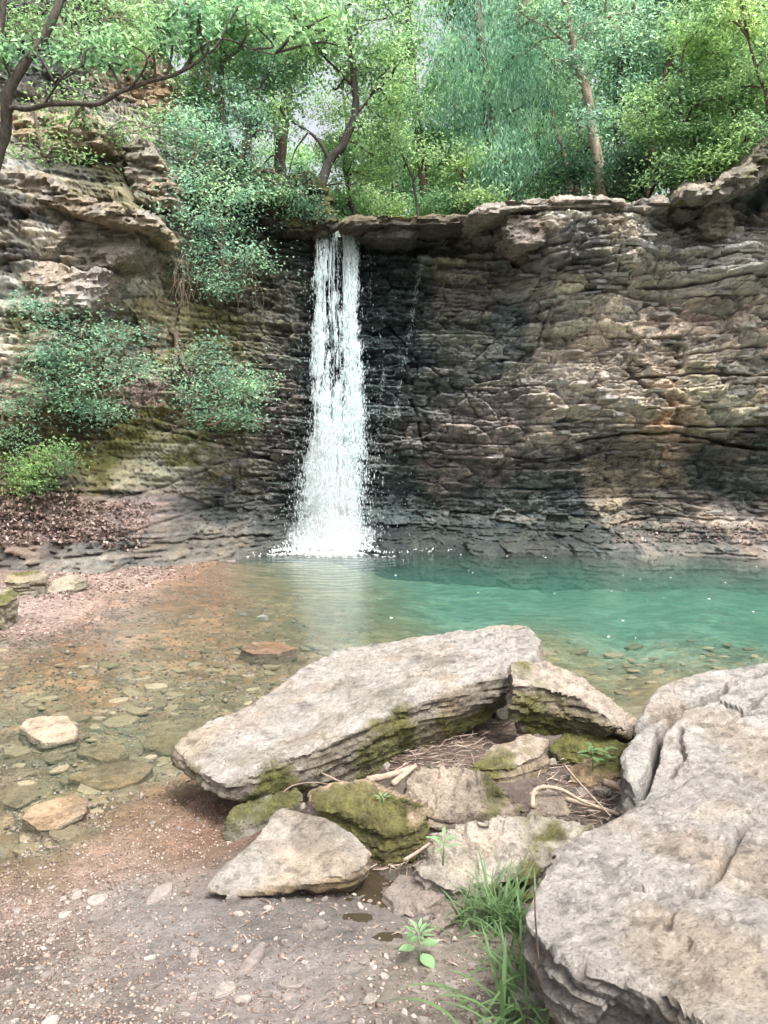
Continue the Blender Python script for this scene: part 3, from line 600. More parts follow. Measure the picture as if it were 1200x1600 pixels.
slab('boulder', [(818,1440,.66),(838,1375,.68),(870,1330,.69),(930,1295,.69),(985,1275,.69),(1012,1262,.69),(1090,1215,.72),(1215,1160,.76),(1400,1180,.8),(1600,1400,.8),(1500,1700,.78),(1250,1720,.76),(1120,1628,.74),(1065,1585,.72),(1020,1548,.7),(960,1524,.69),(900,1512,.68),(855,1478,.66)],
     .6, 'huge rough pale boulder filling the lower right corner', 'boulder', inset=.0, voxel=.011, jit=.025, seed=5, flat=True, amp=.018, layer=.02, lay_f=16., top=np.array([.335, .312, .29]), side=np.array([.2, .18, .165]),
     cracks=[([G(1050,1415,.7)[:2], G(1090,1385,.71)[:2], G(1115,1372,.71)[:2], G(1145,1330,.72)[:2]], .012, .05), ([G(1042,1460,.7)[:2], G(1050,1430,.7)[:2]], .008, .03), ([G(965,1398,.69)[:2], G(1003,1394,.69)[:2]], .009, .03), ([G(1180,1270,.74)[:2], G(1230,1265,.74)[:2]], .012, .04), ([G(1040,1500,.7)[:2], G(1075,1480,.7)[:2]], .009, .03), ([G(1145,1330,.72)[:2], G(1160,1300,.72)[:2], G(1200,1280,.74)[:2]], .01, .05)])
slab('boulder', [(320,1388,.2),(350,1352,.24),(400,1310,.27),(435,1262,.3),(500,1275,.31),(550,1300,.31),(576,1328,.3),(570,1350,.28),(545,1368,.26),(470,1376,.24),(400,1384,.21)],
     [.05,.08,.12,.16,.16,.16,.16,.14,.12,.08,.06], 'flat pale triangular slab resting on the mud at lower centre', 'boulder', inset=.14, drop=(0, .05), voxel=.012, jit=.015, seed=6, flat=True, amp=.011, layer=.014, top=np.array([.355, .33, .3]), side=np.array([.2, .165, .11]), moss=.2, moss_dir=(-.3, -1, -.3))
slab('boulder', [(486,1232,.4),(530,1222,.43),(575,1220,.44),(630,1245,.43),(672,1262,.4),(660,1290,.33),(600,1300,.31),(545,1272,.34),(495,1258,.36)], .26, 'ridged layered stone with thick green moss on its near side', 'boulder', inset=.1, drop=(0, -.04), voxel=.012, jit=.015, seed=7, amp=.022, layer=.02,
     moss=.95, moss_dir=(.35, -1, .0), top=np.array([.42, .35, .29]))
slab('boulder', [(632,1212,.42),(670,1190,.46),(720,1196,.46),(765,1212,.44),(805,1245,.36),(822,1265,.3),(760,1280,.28),(700,1272,.3),(655,1255,.34)], .24, 'humped brown boulder patched with moss and ferny growth in the centre', 'boulder', inset=.02, drop=(0, -.03), voxel=.012, jit=.02, seed=8, amp=.03, layer=.02, moss=.6, moss_dir=(.1, -.6, .5), top=np.array([.36, .3, .24]))
slab('boulder', [(655,1352,.3),(668,1318,.38),(715,1285,.44),(780,1272,.46),(860,1276,.46),(930,1290,.44),(945,1310,.4),(870,1330,.4),(830,1380,.34),(760,1385,.3),(700,1375,.28)], .26, 'knobbly mossy rock between the grass tuft and the huge near boulder', 'boulder', inset=.0, drop=(0, -.03), voxel=.012, jit=.02, seed=9, amp=.04, layer=.02, moss=.55, moss_dir=(-.7, -.7, .2), top=np.array([.4, .36, .31]))
slab('boulder', [(735,1195,.34),(770,1165,.38),(830,1150,.4),(862,1158,.4),(850,1180,.34),(800,1200,.32),(760,1205,.31)], .16, 'tilted grey stone amid the twigs beneath the long pale slab', 'boulder', inset=.08, voxel=.013, jit=.01, seed=10, amp=.018, layer=.02, top=np.array([.38, .31, .25]), side=np.array([.2, .16, .1]), moss=.25, moss_dir=(0, -1, 0))
slab('boulder', [(765,1100,.22),(785,1084,.26),(830,1092,.26),(850,1115,.22),(820,1128,.18),(780,1122,.18)], .16, 'small pale stone seen in the gap under the long slab\'s far end', 'boulder', inset=.05, voxel=.016, seed=11, amp=.02, layer=.012, top=np.array([.4, .35, .28]))
slab('boulder', [(350,1285,.16),(365,1262,.19),(420,1242,.24),(465,1234,.26),(470,1250,.22),(430,1268,.18),(385,1290,.14)], .14, 'small mossy stone wedged between the long slab and the triangular slab', 'boulder', inset=.06, voxel=.011, jit=.01, seed=12, amp=.016, layer=.008, moss=.7, moss_dir=(-.2, -.3, 1))
slab('boulder', [(826,1262,.4),(836,1240,.43),(862,1232,.44),(885,1246,.42),(890,1268,.38),(855,1276,.36)], .14, 'small round brown stone beside a bent grey root', 'boulder', inset=.0, voxel=.01, seed=13, jit=.006, amp=.012, layer=.005, top=np.array([.37, .31, .25]))
slab('boulder', [(885,1200,.34),(920,1182,.36),(965,1190,.36),(975,1215,.32),(930,1228,.28),(890,1222,.28)], .16, 'brown earthy stone below the rounded green stone', 'boulder', inset=.0, voxel=.013, seed=14, amp=.02, layer=.01, top=np.array([.27, .22, .15]), moss=.35)
slab('boulder', [(660,1455,.27),(690,1412,.31),(715,1400,.31),(728,1412,.29),(705,1440,.26),(680,1465,.24)], .1, 'narrow tilted stone half sunk in mud beside the leafy seedling', 'rock', inset=.0, voxel=.009, seed=15, jit=.006, amp=.012, layer=.008, top=np.array([.36, .3, .25]))
slab('boulder', [(600,1398,.17),(625,1365,.2),(690,1372,.24),(700,1395,.24),(670,1420,.2),(625,1422,.17)], .1, 'low muddy rock shelf beside the small brown puddle', 'rock', inset=-.05, voxel=.011, seed=16, jit=.01, amp=.012, layer=.006, top=np.array([.3, .255, .225]), wet=.4)
# stones standing out of the water
slab('boulder', [(35,1135,.02),(45,1120,.05),(100,1116,.05),(118,1136,.04),(112,1150,.02),(70,1162,.0)], .16, 'angular tan stone breaking the shallow water at left', 'rock', inset=-.1, voxel=.014, seed=17, amp=.014, layer=.006, top=np.array([.42, .335, .25]))
slab('boulder', [(35,1278,.0),(55,1256,.03),(110,1242,.04),(136,1250,.04),(128,1268,.03),(95,1288,.01),(60,1294,.0)], .12, 'flat worn tan stone at the shallow edge lower left', 'rock', inset=-.1, voxel=.011, seed=18, amp=.014, layer=.006, top=np.array([.38, .3, .22]))
slab('boulder', [(375,1012,.012),(400,1002,.02),(440,1003,.02),(462,1012,.012),(430,1022,.005),(395,1021,.005)], .12, 'thin dark slab just awash in the pool beyond the long slab', 'rock', inset=-.1, voxel=.018, seed=19, amp=.01, layer=.004, top=np.array([.22, .15, .1]), wet=.6)
slab('boulder', [(105,1216,-.04),(150,1196,-.02),(210,1186,-.02),(238,1196,-.03),(215,1222,-.04),(160,1232,-.05)], .08, 'wide flat slab lying under the shallow water near the bank', 'rock', inset=-.05, voxel=.014, seed=20, amp=.01, layer=.004, top=np.array([.27, .215, .14]), wet=.5)
slab('boulder', [(120,1175,-.04),(150,1160,-.03),(190,1162,-.03),(200,1180,-.04),(160,1190,-.05)], .08, 'small flat submerged slab next to the wide submerged one', 'rock', inset=-.05, voxel=.014, seed=21, amp=.01, layer=.004, top=np.array([.26, .21, .135]), wet=.5)
slab('boulder', [(222,1165,-.06),(240,1135,-.05),(290,1122,-.05),(335,1130,-.05),(300,1165,-.06),(260,1178,-.07)], .08, 'flat submerged slab beside the left tip of the long pale slab', 'rock', inset=-.05, voxel=.016, seed=22, amp=.01, layer=.004, top=np.array([.24, .2, .125]), wet=.5)
slab('boulder', [(0,1250,-.04),(20,1228,-.03),(60,1222,-.03),(70,1240,-.04),(30,1262,-.05)], .08, 'olive submerged slab at the left picture edge', 'rock', inset=-.05, voxel=.014, seed=23, amp=.01, layer=.004, top=np.array([.25, .2, .13]), wet=.5)
# beach stones on the far left
slab('boulder', [(6,908,.36),(18,895,.4),(60,892,.42),(76,898,.4),(70,908,.34),(30,912,.33)], .26, 'mossy green block standing on the pebble beach at far left', 'rock', inset=.0, voxel=.022, seed=24, amp=.04, layer=.012, moss=.75, moss_dir=(0, -.2, 1), top=np.array([.3, .27, .2]))
slab('boulder', [(68,922,.2),(85,906,.24),(120,899,.27),(138,903,.25),(110,915,.2),(85,924,.17)], .14, 'flat leaning grey stone beside the mossy block on the beach', 'rock', inset=.0, voxel=.03, seed=25, amp=.03, layer=.02, moss=.3, moss_dir=(0, 0, 1), top=np.array([.34, .29, .23]))
slab('boulder', [(-30,935,.4),(-10,915,.45),(15,917,.45),(24,926,.4),(5,942,.34)], .35, 'mossy stone cut off by the left edge of the beach', 'rock', inset=.0, voxel=.03, seed=26, amp=.04, layer=.01, moss=.7, moss_dir=(0, -.2, 1), top=np.array([.3, .26, .2]))

# blocks and cap slabs that belong to the cliff
def face_block(name, poly, Y, depth, seed, tilt=0., voxel=.045, **kw):
    r = subdiv_ring([P(u, v, Y + (.3 if Y < 15 else .12)) for u, v in poly], 2, 0, seed)
    for kk in ('top', 'side'): kw[kk] = (lambda c: c * .72 + c.mean() * .28)(kw[kk] * (.86 if Y < 15.4 else .7))
    r[:, 1] += (r[:, 2] - r[:, 2].mean()) * tilt + .1 * noise(r * 2, seed)
    b = r.copy(); b[:, 1] += depth; m = r.mean(0) + (r - r.mean(0)) * 1.07; m[:, 1] = r[:, 1] + min(.25, depth * .3)
    me = dense(prism(r, b, m), voxel)
    kw['amp'] = max(.07, kw.get('amp', .06)); kw['layer'] = .018; kw.setdefault('flat', True); kw.setdefault('mat', M_CLIFF)
    return finish_rock(name, me, (0, -.25, 1), voxel, seed=seed, parent=CLIFF, lay_f=9., **kw)
BUFF = np.array([.34, .3, .245]); DK = np.array([.2, .175, .14])
face_block('cap_slab', [(532,346),(560,337),(640,336),(735,334),(742,343),(690,352),(600,350),(548,356)], 16.1, 1.6, 201, top=np.array([.2, .17, .1]), side=np.array([.12, .1, .08]), moss=.25, moss_dir=(0, -.2, 1), layer=.03, amp=.05)
face_block('cap_slab', [(735,334),(760,318),(830,309),(920,307),(972,309),(976,318),(900,321),(830,326),(770,334)], 15.35, 1.8, 202, top=np.array([.42, .37, .31]), side=np.array([.26, .22, .18]), layer=.03, amp=.04)
face_block('cap_slab', [(980,318),(1010,311),(1045,312),(1050,324),(1010,330),(982,330)], 15.55, 1.6, 203, top=np.array([.42, .38, .33]), side=np.array([.32, .28, .23]), layer=.03, amp=.05)
face_block('rock_block', [(570,352),(640,352),(655,362),(640,374),(590,372),(568,364)], 16.4, 1.2, 204, top=DK, side=np.array([.12, .11, .1]), wet=.4)
face_block('rock_block', [(792,334),(850,330),(862,352),(846,380),(812,384),(790,368)], 15.4, 1.2, 205, top=np.array([.32, .27, .23]), side=np.array([.3, .24, .2]), amp=.07)
face_block('rock_block', [(945,334),(974,334),(974,368),(952,372),(942,352)], 15.4, 1., 206, top=np.array([.36, .3, .22]), side=np.array([.33, .27, .19]), amp=.04)
face_block('rock_block', [(1052,308),(1072,284),(1100,282),(1112,296),(1108,320),(1082,336),(1060,326)], 15.6, 1.4, 207, top=DK, side=np.array([.2, .18, .14]), amp=.08)
face_block('rock_block', [(1100,330),(1122,316),(1146,326),(1150,350),(1130,368),(1108,362)], 15.6, 1.2, 208, top=np.array([.34, .29, .21]), side=np.array([.3, .26, .19]), amp=.07)
face_block('rock_block', [(1066,300),(1110,288),(1150,262),(1200,214),(1290,160),(1300,220),(1220,262),(1160,292),(1110,306)], 14.9, 2.2, 209, top=np.array([.3, .26, .2]), side=np.array([.26, .23, .2]), moss=.25, amp=.14, layer=.08, voxel=.06)
face_block('rock_block', [(418,350),(424,292),(445,272),(480,276),(505,292),(512,320),(522,352),(490,362),(450,360)], 16.5, 1.4, 210, top=np.array([.08, .075, .04]), side=np.array([.07, .065, .045]), moss=.9, moss_dir=(0, -.1, 1), amp=.12)
face_block('rock_block', [(486,352),(500,340),(516,350),(512,366),(494,368)], 16.5, .8, 211, top=np.array([.2, .18, .15]), side=np.array([.15, .14, .12]), amp=.05, voxel=.03)
face_block('rock_block', [(-60,262),(0,262),(55,270),(110,298),(180,318),(236,338),(234,352),(180,346),(110,330),(50,310),(-60,296)], 13.35, 1.8, 212, top=BUFF, side=np.array([.33, .27, .17]), moss=.3, moss_dir=(.6, 0, .8), amp=.1, layer=.06)
face_block('rock_block', [(100,345),(150,340),(205,358),(220,380),(200,405),(140,424),(100,410),(90,372)], 13.75, 1.5, 213, top=BUFF, side=np.array([.29, .25, .2]), amp=.1)
face_block('rock_block', [(36,372),(60,356),(84,362),(104,344),(112,352),(92,380),(76,402),(44,402)], 13.55, 1.2, 214, top=np.array([.48, .41, .34]), side=np.array([.44, .37, .29]), amp=.08)
face_block('rock_block', [(-60,418),(0,410),(70,412),(130,426),(162,420),(150,450),(130,480),(60,496),(-60,500)], 13.5, 1.5, 215, top=np.array([.44, .39, .34]), side=np.array([.38, .34, .3]), amp=.09)
face_block('rock_block', [(-60,512),(20,504),(70,512),(92,530),(60,556),(30,580),(-60,588)], 13.3, 1.4, 216, top=np.array([.47, .4, .3]), side=np.array([.42, .35, .25]), amp=.08, layer=.03)
face_block('rock_block', [(-60,596),(20,588),(60,600),(66,622),(40,650),(-60,660)], 13.1, 1.4, 217, top=np.array([.42, .33, .23]), side=np.array([.37, .28, .19]), amp=.07, layer=.03)
face_block('rock_block', [(190,225),(225,215),(262,262),(272,320),(240,326),(215,300),(196,262)], 15.2, 1.4, 218, top=BUFF, side=np.array([.36, .3, .23]), amp=.12)
face_block('rock_block', [(136,470),(170,428),(212,388),(222,396),(190,436),(158,476)], 14.3, 1., 219, top=BUFF, side=np.array([.36, .31, .21]), amp=.05, voxel=.035)
face_block('rock_block', [(196,108),(235,92),(262,128),(262,175),(222,178),(206,140)], 17., 1.4, 220, top=np.array([.44, .29, .17]), side=np.array([.46, .3, .16]), amp=.1)
face_block('rock_block', [(30,180),(100,170),(150,190),(160,225),(100,235),(40,225)], 14.6, 1.4, 221, top=np.array([.42, .33, .21]), side=np.array([.42, .33, .21]), amp=.14)
# loose shale plates standing proud of the bedding: one object each, a dozen shared shapes
plates = []
for i in range(12):
    r = np.random.default_rng(900 + i); n = 8; a = np.sort(r.uniform(0, 2 * np.pi, n) * .25 + np.linspace(0, 2 * np.pi, n, endpoint=False))
    ring = np.stack([np.cos(a) * .5 * r.uniform(.75, 1.15, n), np.sin(a) * .32 * r.uniform(.75, 1.1, n), r.uniform(-.08, .08, n) + .5], 1)
    bot = ring * [1, 1, 0] * r.uniform(.82, 1.05) + [r.uniform(-.05, .05), r.uniform(0, .06), 0]; bot[:, 2] = -.5 + r.uniform(-.08, .08, n)
    V = np.vstack([ring, bot]); F = [tuple(range(n)), tuple(range(2 * n - 1, n - 1, -1))] + [(j, n + j, n + (j + 1) % n, (j + 1) % n) for j in range(n)]
    me = bpy.data.meshes.new('shale_plate'); me.from_pydata([tuple(v) for v in V], [], F); me.update(); plates.append(me)
M_PLATE = {}
def plate_mat(c):
    c = np.array(c); lum = c.mean(); c = lum * (.65 + .35 * c / (lum + 1e-6)); key = tuple(np.round(c / .02).astype(int))
    if key not in M_PLATE:
        m = M_CLIFF.copy(); m.name = 'shale_plate_rock'; nt = m.node_tree
        at = [n for n in nt.nodes if n.type == 'ATTRIBUTE' and n.attribute_name == 'Col'][0]
        rgb = nt.nodes.new('ShaderNodeRGB'); rgb.outputs[0].default_value = (*[max(.02, k * .02) for k in key], 1)
        for l in list(at.outputs['Color'].links): nt.links.new(rgb.outputs[0], l.to_socket)
        M_PLATE[key] = m
    return M_PLATE[key]
r = np.random.default_rng(77); cnt = 0
ctree_x, ctree_z = CX, CZ
while cnt < 240:
    u, v = r.uniform(575, 1195), r.uniform(345, 815)
    if r.random() < .22: u, v = r.uniform(330, 480), r.uniform(390, 800)
    if u < 830 and v < 560 and r.random() < .75: continue
    c2 = cz(u, v); ix = int(np.clip(np.searchsorted(cx, c2[0]), 1, NX - 2)); iz = int(np.clip((c2[1] + .9) / (ztop[ix] + .9) * (NZ - 1), 3, NZ - 6))
    yb_ = CY[iz - 2:iz + 3, ix - 4:ix + 5].min()
    w, t = r.uniform(.18, .6), r.uniform(.025, .075)
    me = plates[cnt % 12]
    o = bpy.data.objects.new('shale_plate', me); COL.objects.link(o); o.parent = CLIFF
    o.location = (c2[0], yb_ + w * .22, CZ[iz, ix]); o.scale = (w, w * r.uniform(.9, 1.3), t); o.rotation_euler = (r.uniform(-.12, .2), r.uniform(-.08, .08), r.uniform(-.4, .4))
    if not me.materials: me.materials.append(None)
    o.material_slots[0].link = 'OBJECT'; o.material_slots[0].material = plate_mat(ccol[iz * NX + ix] * .9)
    cnt += 1
# ------------------------------------------------------------------ pool water
wm, nt, b = nmat('pool_water'); L = nt.links
nt.nodes.remove(b)
geo = N(nt, 'ShaderNodeNewGeometry'); mp = N(nt, 'ShaderNodeMapping'); mp.inputs['Scale'].default_value = (.75, 1.5, 1); L.new(geo.outputs['Position'], mp.inputs[0])
n1 = N(nt, 'ShaderNodeTexNoise', Scale=3.2, Detail=3., Roughness=.5, Distortion=.4); L.new(mp.outputs[0], n1.inputs['Vector'])
n2 = N(nt, 'ShaderNodeTexNoise', Scale=11., Detail=2., Roughness=.5); L.new(mp.outputs[0], n2.inputs['Vector'])
# rings spreading from where the fall lands
vs = N(nt, 'ShaderNodeVectorMath', operation='SUBTRACT'); vs.inputs[1].default_value = (-1.1, 16.2, 0); L.new(geo.outputs['Position'], vs.inputs[0])
ln = N(nt, 'ShaderNodeVectorMath', operation='LENGTH'); L.new(vs.outputs[0], ln.inputs[0])
n3 = N(nt, 'ShaderNodeTexNoise', Scale=.9, Detail=2.); L.new(geo.outputs['Position'], n3.inputs['Vector'])
ad = N(nt, 'ShaderNodeMath', operation='MULTIPLY_ADD'); L.new(n3.outputs['Fac'], ad.inputs[0]); ad.inputs[1].default_value = 1.1; L.new(ln.outputs['Value'], ad.inputs[2])
si = N(nt, 'ShaderNodeMath', operation='MULTIPLY'); L.new(ad.outputs[0], si.inputs[0]); si.inputs[1].default_value = 19.
sn = N(nt, 'ShaderNodeMath', operation='SINE'); L.new(si.outputs[0], sn.inputs[0])
fo = N(nt, 'ShaderNodeMapRange'); L.new(ln.outputs['Value'], fo.inputs[0]); fo.inputs[1].default_value = .5; fo.inputs[2].default_value = 8.; fo.inputs[3].default_value = .5; fo.inputs[4].default_value = .03
rm = N(nt, 'ShaderNodeMath', operation='MULTIPLY'); L.new(sn.outputs[0], rm.inputs[0]); L.new(fo.outputs[0], rm.inputs[1])
b1 = N(nt, 'ShaderNodeBump', Strength=.4, Distance=.022); L.new(n1.outputs['Fac'], b1.inputs['Height'])
b2 = N(nt, 'ShaderNodeBump', Strength=.35, Distance=.012); L.new(n2.outputs['Fac'], b2.inputs['Height']); L.new(b1.outputs[0], b2.inputs['Normal'])
b3 = N(nt, 'ShaderNodeBump', Strength=.5, Distance=.012); L.new(rm.outputs[0], b3.inputs['Height']); L.new(b2.outputs[0], b3.inputs['Normal'])
gl = N(nt, 'ShaderNodeBsdfGlossy', Roughness=.04); L.new(b3.outputs[0], gl.inputs['Normal'])
tr = N(nt, 'ShaderNodeBsdfTransparent'); tr.inputs[0].default_value = (.97, .985, .98, 1)
fr = N(nt, 'ShaderNodeFresnel', IOR=1.33); L.new(b3.outputs[0], fr.inputs['Normal'])
mx = N(nt, 'ShaderNodeMixShader'); L.new(fr.outputs[0], mx.inputs[0]); L.new(tr.outputs[0], mx.inputs[1]); L.new(gl.outputs[0], mx.inputs[2])
L.new(mx.outputs[0], nt.nodes['Material Output'].inputs['Surface'])
pv = N(nt, 'ShaderNodeVolumePrincipled'); pv.inputs['Color'].default_value = (.06, .15, .122, 1); pv.inputs['Density'].default_value = WATER_DENS
pv.inputs['Absorption Color'].default_value = (.25, .7, .62, 1)
L.new(pv.outputs[0], nt.nodes['Material Output'].inputs['Volume'])
bx0, bx1, by0, by1, bz0 = -13., 15., -2., 18.2, -3.
WV = [(bx0, by0, bz0), (bx1, by0, bz0), (bx1, by1, bz0), (bx0, by1, bz0), (bx0, by0, 0), (bx1, by0, 0), (bx1, by1, 0), (bx0, by1, 0)]
WF = [(0, 3, 2, 1), (4, 5, 6, 7), (0, 1, 5, 4), (1, 2, 6, 5), (2, 3, 7, 6), (3, 0, 4, 7)]
tag(mesh_obj('pool_water', WV, WF, wm, smooth=False), 'clear brown to turquoise water of the plunge pool', 'water', kind='structure')

# ------------------------------------------------------------------ waterfall: thousands of falling threads and drops
fm, nt, b = nmat('falling_water')
b.inputs['Base Color'].default_value = (.8, .9, .92, 1); b.inputs['Roughness'].default_value = .25; b.inputs['Specular IOR Level'].default_value = .6
tl = N(nt, 'ShaderNodeBsdfTranslucent'); tl.inputs[0].default_value = (.86, .95, .95, 1)
mx = N(nt, 'ShaderNodeMixShader'); mx.inputs[0].default_value = .35; nt.links.new(b.outputs[0], mx.inputs[1]); nt.links.new(tl.outputs[0], mx.inputs[2]); ty = N(nt, 'ShaderNodeBsdfTransparent'); m2 = N(nt, 'ShaderNodeMixShader'); m2.inputs[0].default_value = .6; nt.links.new(mx.outputs[0], m2.inputs[1]); nt.links.new(ty.outputs[0], m2.inputs[2])
nt.links.new(m2.outputs[0], nt.nodes['Material Output'].inputs['Surface'])
foam_m, nf, bf = nmat('foam'); bf.inputs['Base Color'].default_value = (.88, .93, .94, 1); bf.inputs['Roughness'].default_value = .5
def spindles(c, ln, wd, dirs=None, sides=3):
    n = len(c); a = np.linspace(0, 2 * np.pi, sides, endpoint=False)
    if dirs is None: dirs = np.tile([0, 0, 1.], (n, 1))
    ref = np.where(np.abs(dirs[:, 2:3]) < .9, [[0, 0, 1.]], [[1., 0, 0]])
    s = np.cross(dirs, ref); s /= np.linalg.norm(s, axis=1, keepdims=True); t = np.cross(dirs, s)
    V = np.empty((n, sides + 2, 3)); V[:, 0] = c + dirs * ln[:, None] * .45; V[:, 1] = c - dirs * ln[:, None] * .55
    ph = rng.uniform(0, 6.28, n)
    for j in range(sides):
        V[:, 2 + j] = c + s * (np.cos(a[j] + ph) * wd)[:, None] + t * (np.sin(a[j] + ph) * wd)[:, None] - dirs * (ln * .12)[:, None]
    F = []
    for j in range(sides):
        k = (j + 1) % sides; F += [(0, 2 + j, 2 + k), (1, 2 + k, 2 + j)]
    F = (np.array(F)[None] + (np.arange(n) * (sides + 2))[:, None, None]).reshape(-1, 3)
    return V.reshape(-1, 3), F
FV = np.array([356, 400, 450, 550, 600, 650, 700, 760, 800, 830, 856.])
FL = np.array([494, 492, 490, 491, 486, 480, 474, 466, 458, 450, 440.]); FR = np.array([558, 561, 562, 563, 564, 568, 572, 576, 580, 584, 590.])
def fall_depth(v): s = np.clip((v - 356) / 500, 0, 1); return 17.0 - .62 * np.sqrt(s)
def sample_fall(n, r):
    v = 356 + 500 * r.random(n) ** .9
    t = r.random(n)
    # streams: two main threads that merge lower down
    tw = t + .05 * noise(np.stack([t * 3, v / 60., t * 0], 1), 300)
    q = np.stack([tw * 8, v / 110., t * 0], 1); q2 = np.stack([tw * 34, v / 70., t * 0], 1); q3 = np.stack([tw * 14, v / 16., t * 0], 1)
    dens = .5 + .42 * noise(q, 301) + .42 * noise(q2, 302) + .3 * noise(q3, 303)
    low = sstep(560, 680, v)
    two = np.exp(-((t - .22) / .2) ** 2) + .95 * np.exp(-((t - .8) / .19) ** 2) + .42
    bell = np.exp(-((t - .52) / .4) ** 2) * 1.35
    dens = sstep(.3 - .25 * low, .95 - .15 * low, dens * (two * (1 - low) + bell * low))
    keep = r.random(n) < np.clip(dens, 0.015, 1)
    v, t = v[keep], t[keep]
    t = .5 + (t - .5) * (1 + .13 * r.normal(0, 1, len(t)) * (.4 + .8 * (v - 356) / 500))
    l, rr = np.interp(v, FV, FL), np.interp(v, FV, FR)
    return l + (rr - l) * t, v, t
def pxv(u, v, Y):
    xc, yc = (u - 600) / FPX, -(v - 800) / FPX; dy = CP + yc * SP
    return np.stack([xc * Y / dy, Y + 0 * u, (-SP + yc * CP) * Y / dy + CAM_Z], 1)
r = np.random.default_rng(21)
u, v, t = sample_fall(FALL_N, r); n = len(u)
Yd = fall_depth(v) + r.normal(0, 1, n) * (.05 + .13 * sstep(400, 800, v))
c = pxv(u, v, Yd)
s = (v - 356) / 500
V1, F1 = spindles(c, r.lognormal(-2.75, .55, n) * (1.25 - .5 * s), r.lognormal(-4.95, .42, n) * (1 + .25 * s))
# stray drops round the fall
m = 2600; v = 380 + 470 * r.random(m) ** .7; l, rr = np.interp(v, FV, FL), np.interp(v, FV, FR); mid = (l + rr) / 2
u = mid + (rr - l) * .5 * r.normal(0, 1, m) * .85; c = pxv(u, v, fall_depth(v) + r.normal(0, .2, m))
V2, F2 = spindles(c, r.uniform(.02, .06, m), r.uniform(.004, .009, m))
FALL = empty('waterfall', P(520, 858, 16.4), 'white waterfall dropping through the notch into the pool', 'waterfall'); FALL['kind'] = 'structure'
tag(mesh_obj('falling_water', np.vstack([V1, V2]), np.vstack([F1, F2 + len(V1)]), fm, FALL, base=FALL.location), kind='stuff')
# long glassy threads
parts = []
for i in range(46):
    t = np.clip(r.choice([r.normal(.22, .1), r.normal(.78, .09), r.uniform(.05, .95)]), .02, .98); v0 = 356 + (0 if r.random() < .55 else r.uniform(0, 260)); v1 = min(852, v0 + r.uniform(60, 260))
    vv = np.linspace(v0, v1, 14); l, rr = np.interp(vv, FV, FL), np.interp(vv, FV, FR)
    pts = pxv(l + (rr - l) * (t + .03 * noise(np.stack([vv / 30, vv * 0 + i, vv * 0], 1), 311)), vv, fall_depth(vv) + r.normal(0, .05))
    if v0 < 357: pts = np.vstack([pts[0] + [0, .5, .04], pts[0] + [0, .2, .03], pts])
    w = r.uniform(.004, .013) * np.sin(np.linspace(.35, 3.05, len(pts))) ** .5
    parts.append(tube(pts, w, 5, .2, i))
mesh_obj('water_thread', *join(parts), fm, FALL, base=FALL.location)['kind'] = 'stuff'
# splash and foam where it lands
m = 6500; a = r.uniform(0, 2 * np.pi, m); rad = np.abs(r.normal(0, .55, m)) * (1 + .35 * noise(np.stack([np.cos(a) * 3, np.sin(a) * 3, a * 0], 1), 411))
c = np.array(P(517, 858, 16.35)) + np.stack([np.cos(a) * rad * 1.25, np.sin(a) * rad * .5 - .05, .03 + np.abs(r.normal(0, .3, m)) * np.exp(-(rad / .7) ** 2)], 1); c[:, 2] = np.maximum(c[:, 2], .005)
dr = np.stack([np.cos(a) * .5, np.sin(a) * .5, np.ones(m)], 1); dr /= np.linalg.norm(dr, axis=1, keepdims=True)
V3, F3 = spindles(c, r.uniform(.02, .09, m), r.uniform(.005, .016, m), dr)
m = 2600; a = r.uniform(0, 2 * np.pi, m); rad = np.abs(r.normal(0, .6, m)) * (1 + .5 * noise(np.stack([np.cos(a) * 4, np.sin(a) * 4, a * 0], 1), 412))
c = np.array([P(517, 860, 16.35)[0], 16.1, .004]) + np.stack([np.cos(a) * rad * 1.25, np.sin(a) * rad * .55, r.uniform(0, .012, m)], 1)
hd = np.stack([np.cos(r.uniform(0, 6.3, m)), np.sin(r.uniform(0, 6.3, m)) * .4, np.zeros(m)], 1); hd /= np.linalg.norm(hd, axis=1, keepdims=True) + 1e-6
V4, F4 = spindles(c, r.uniform(.02, .1, m), r.uniform(.003, .01, m), hd)
mesh_obj('splash', np.vstack([V3, V4]), np.vstack([F3, F4 + len(V3)]), foam_m, FALL, base=FALL.location)['kind'] = 'stuff'
# fine spray hanging over the landing
mm = bpy.data.materials.new('spray'); mm.use_nodes = True; nt = mm.node_tree; nt.nodes.remove(nt.nodes['Principled BSDF'])
pv = N(nt, 'ShaderNodeVolumePrincipled'); pv.inputs['Color'].default_value = (.95, .97, .98, 1); pv.inputs['Density'].default_value = .5; nt.links.new(pv.outputs[0], nt.nodes['Material Output'].inputs['Volume'])
for (u_, z_, rx, rz) in ((515, .3, .95, .5), (520, .8, .62, 1.0), (515, 1.5, .5, 1.4)):
    bm = bmesh.new(); bmesh.ops.create_icosphere(bm, subdivisions=4, radius=1); me = bpy.data.meshes.new('spray'); bm.to_mesh(me); bm.free(); me.materials.append(mm)
    me.transform(Matrix.Diagonal((rx, .45, rz, 1))); o = bpy.data.objects.new('spray', me); COL.objects.link(o); o.parent = FALL; c_ = P(u_, 860, 16.25); o.location = (c_[0] - FALL.location[0], c_[1] - FALL.location[1], z_ + .02 - FALL.location[2]); o['kind'] = 'stuff'
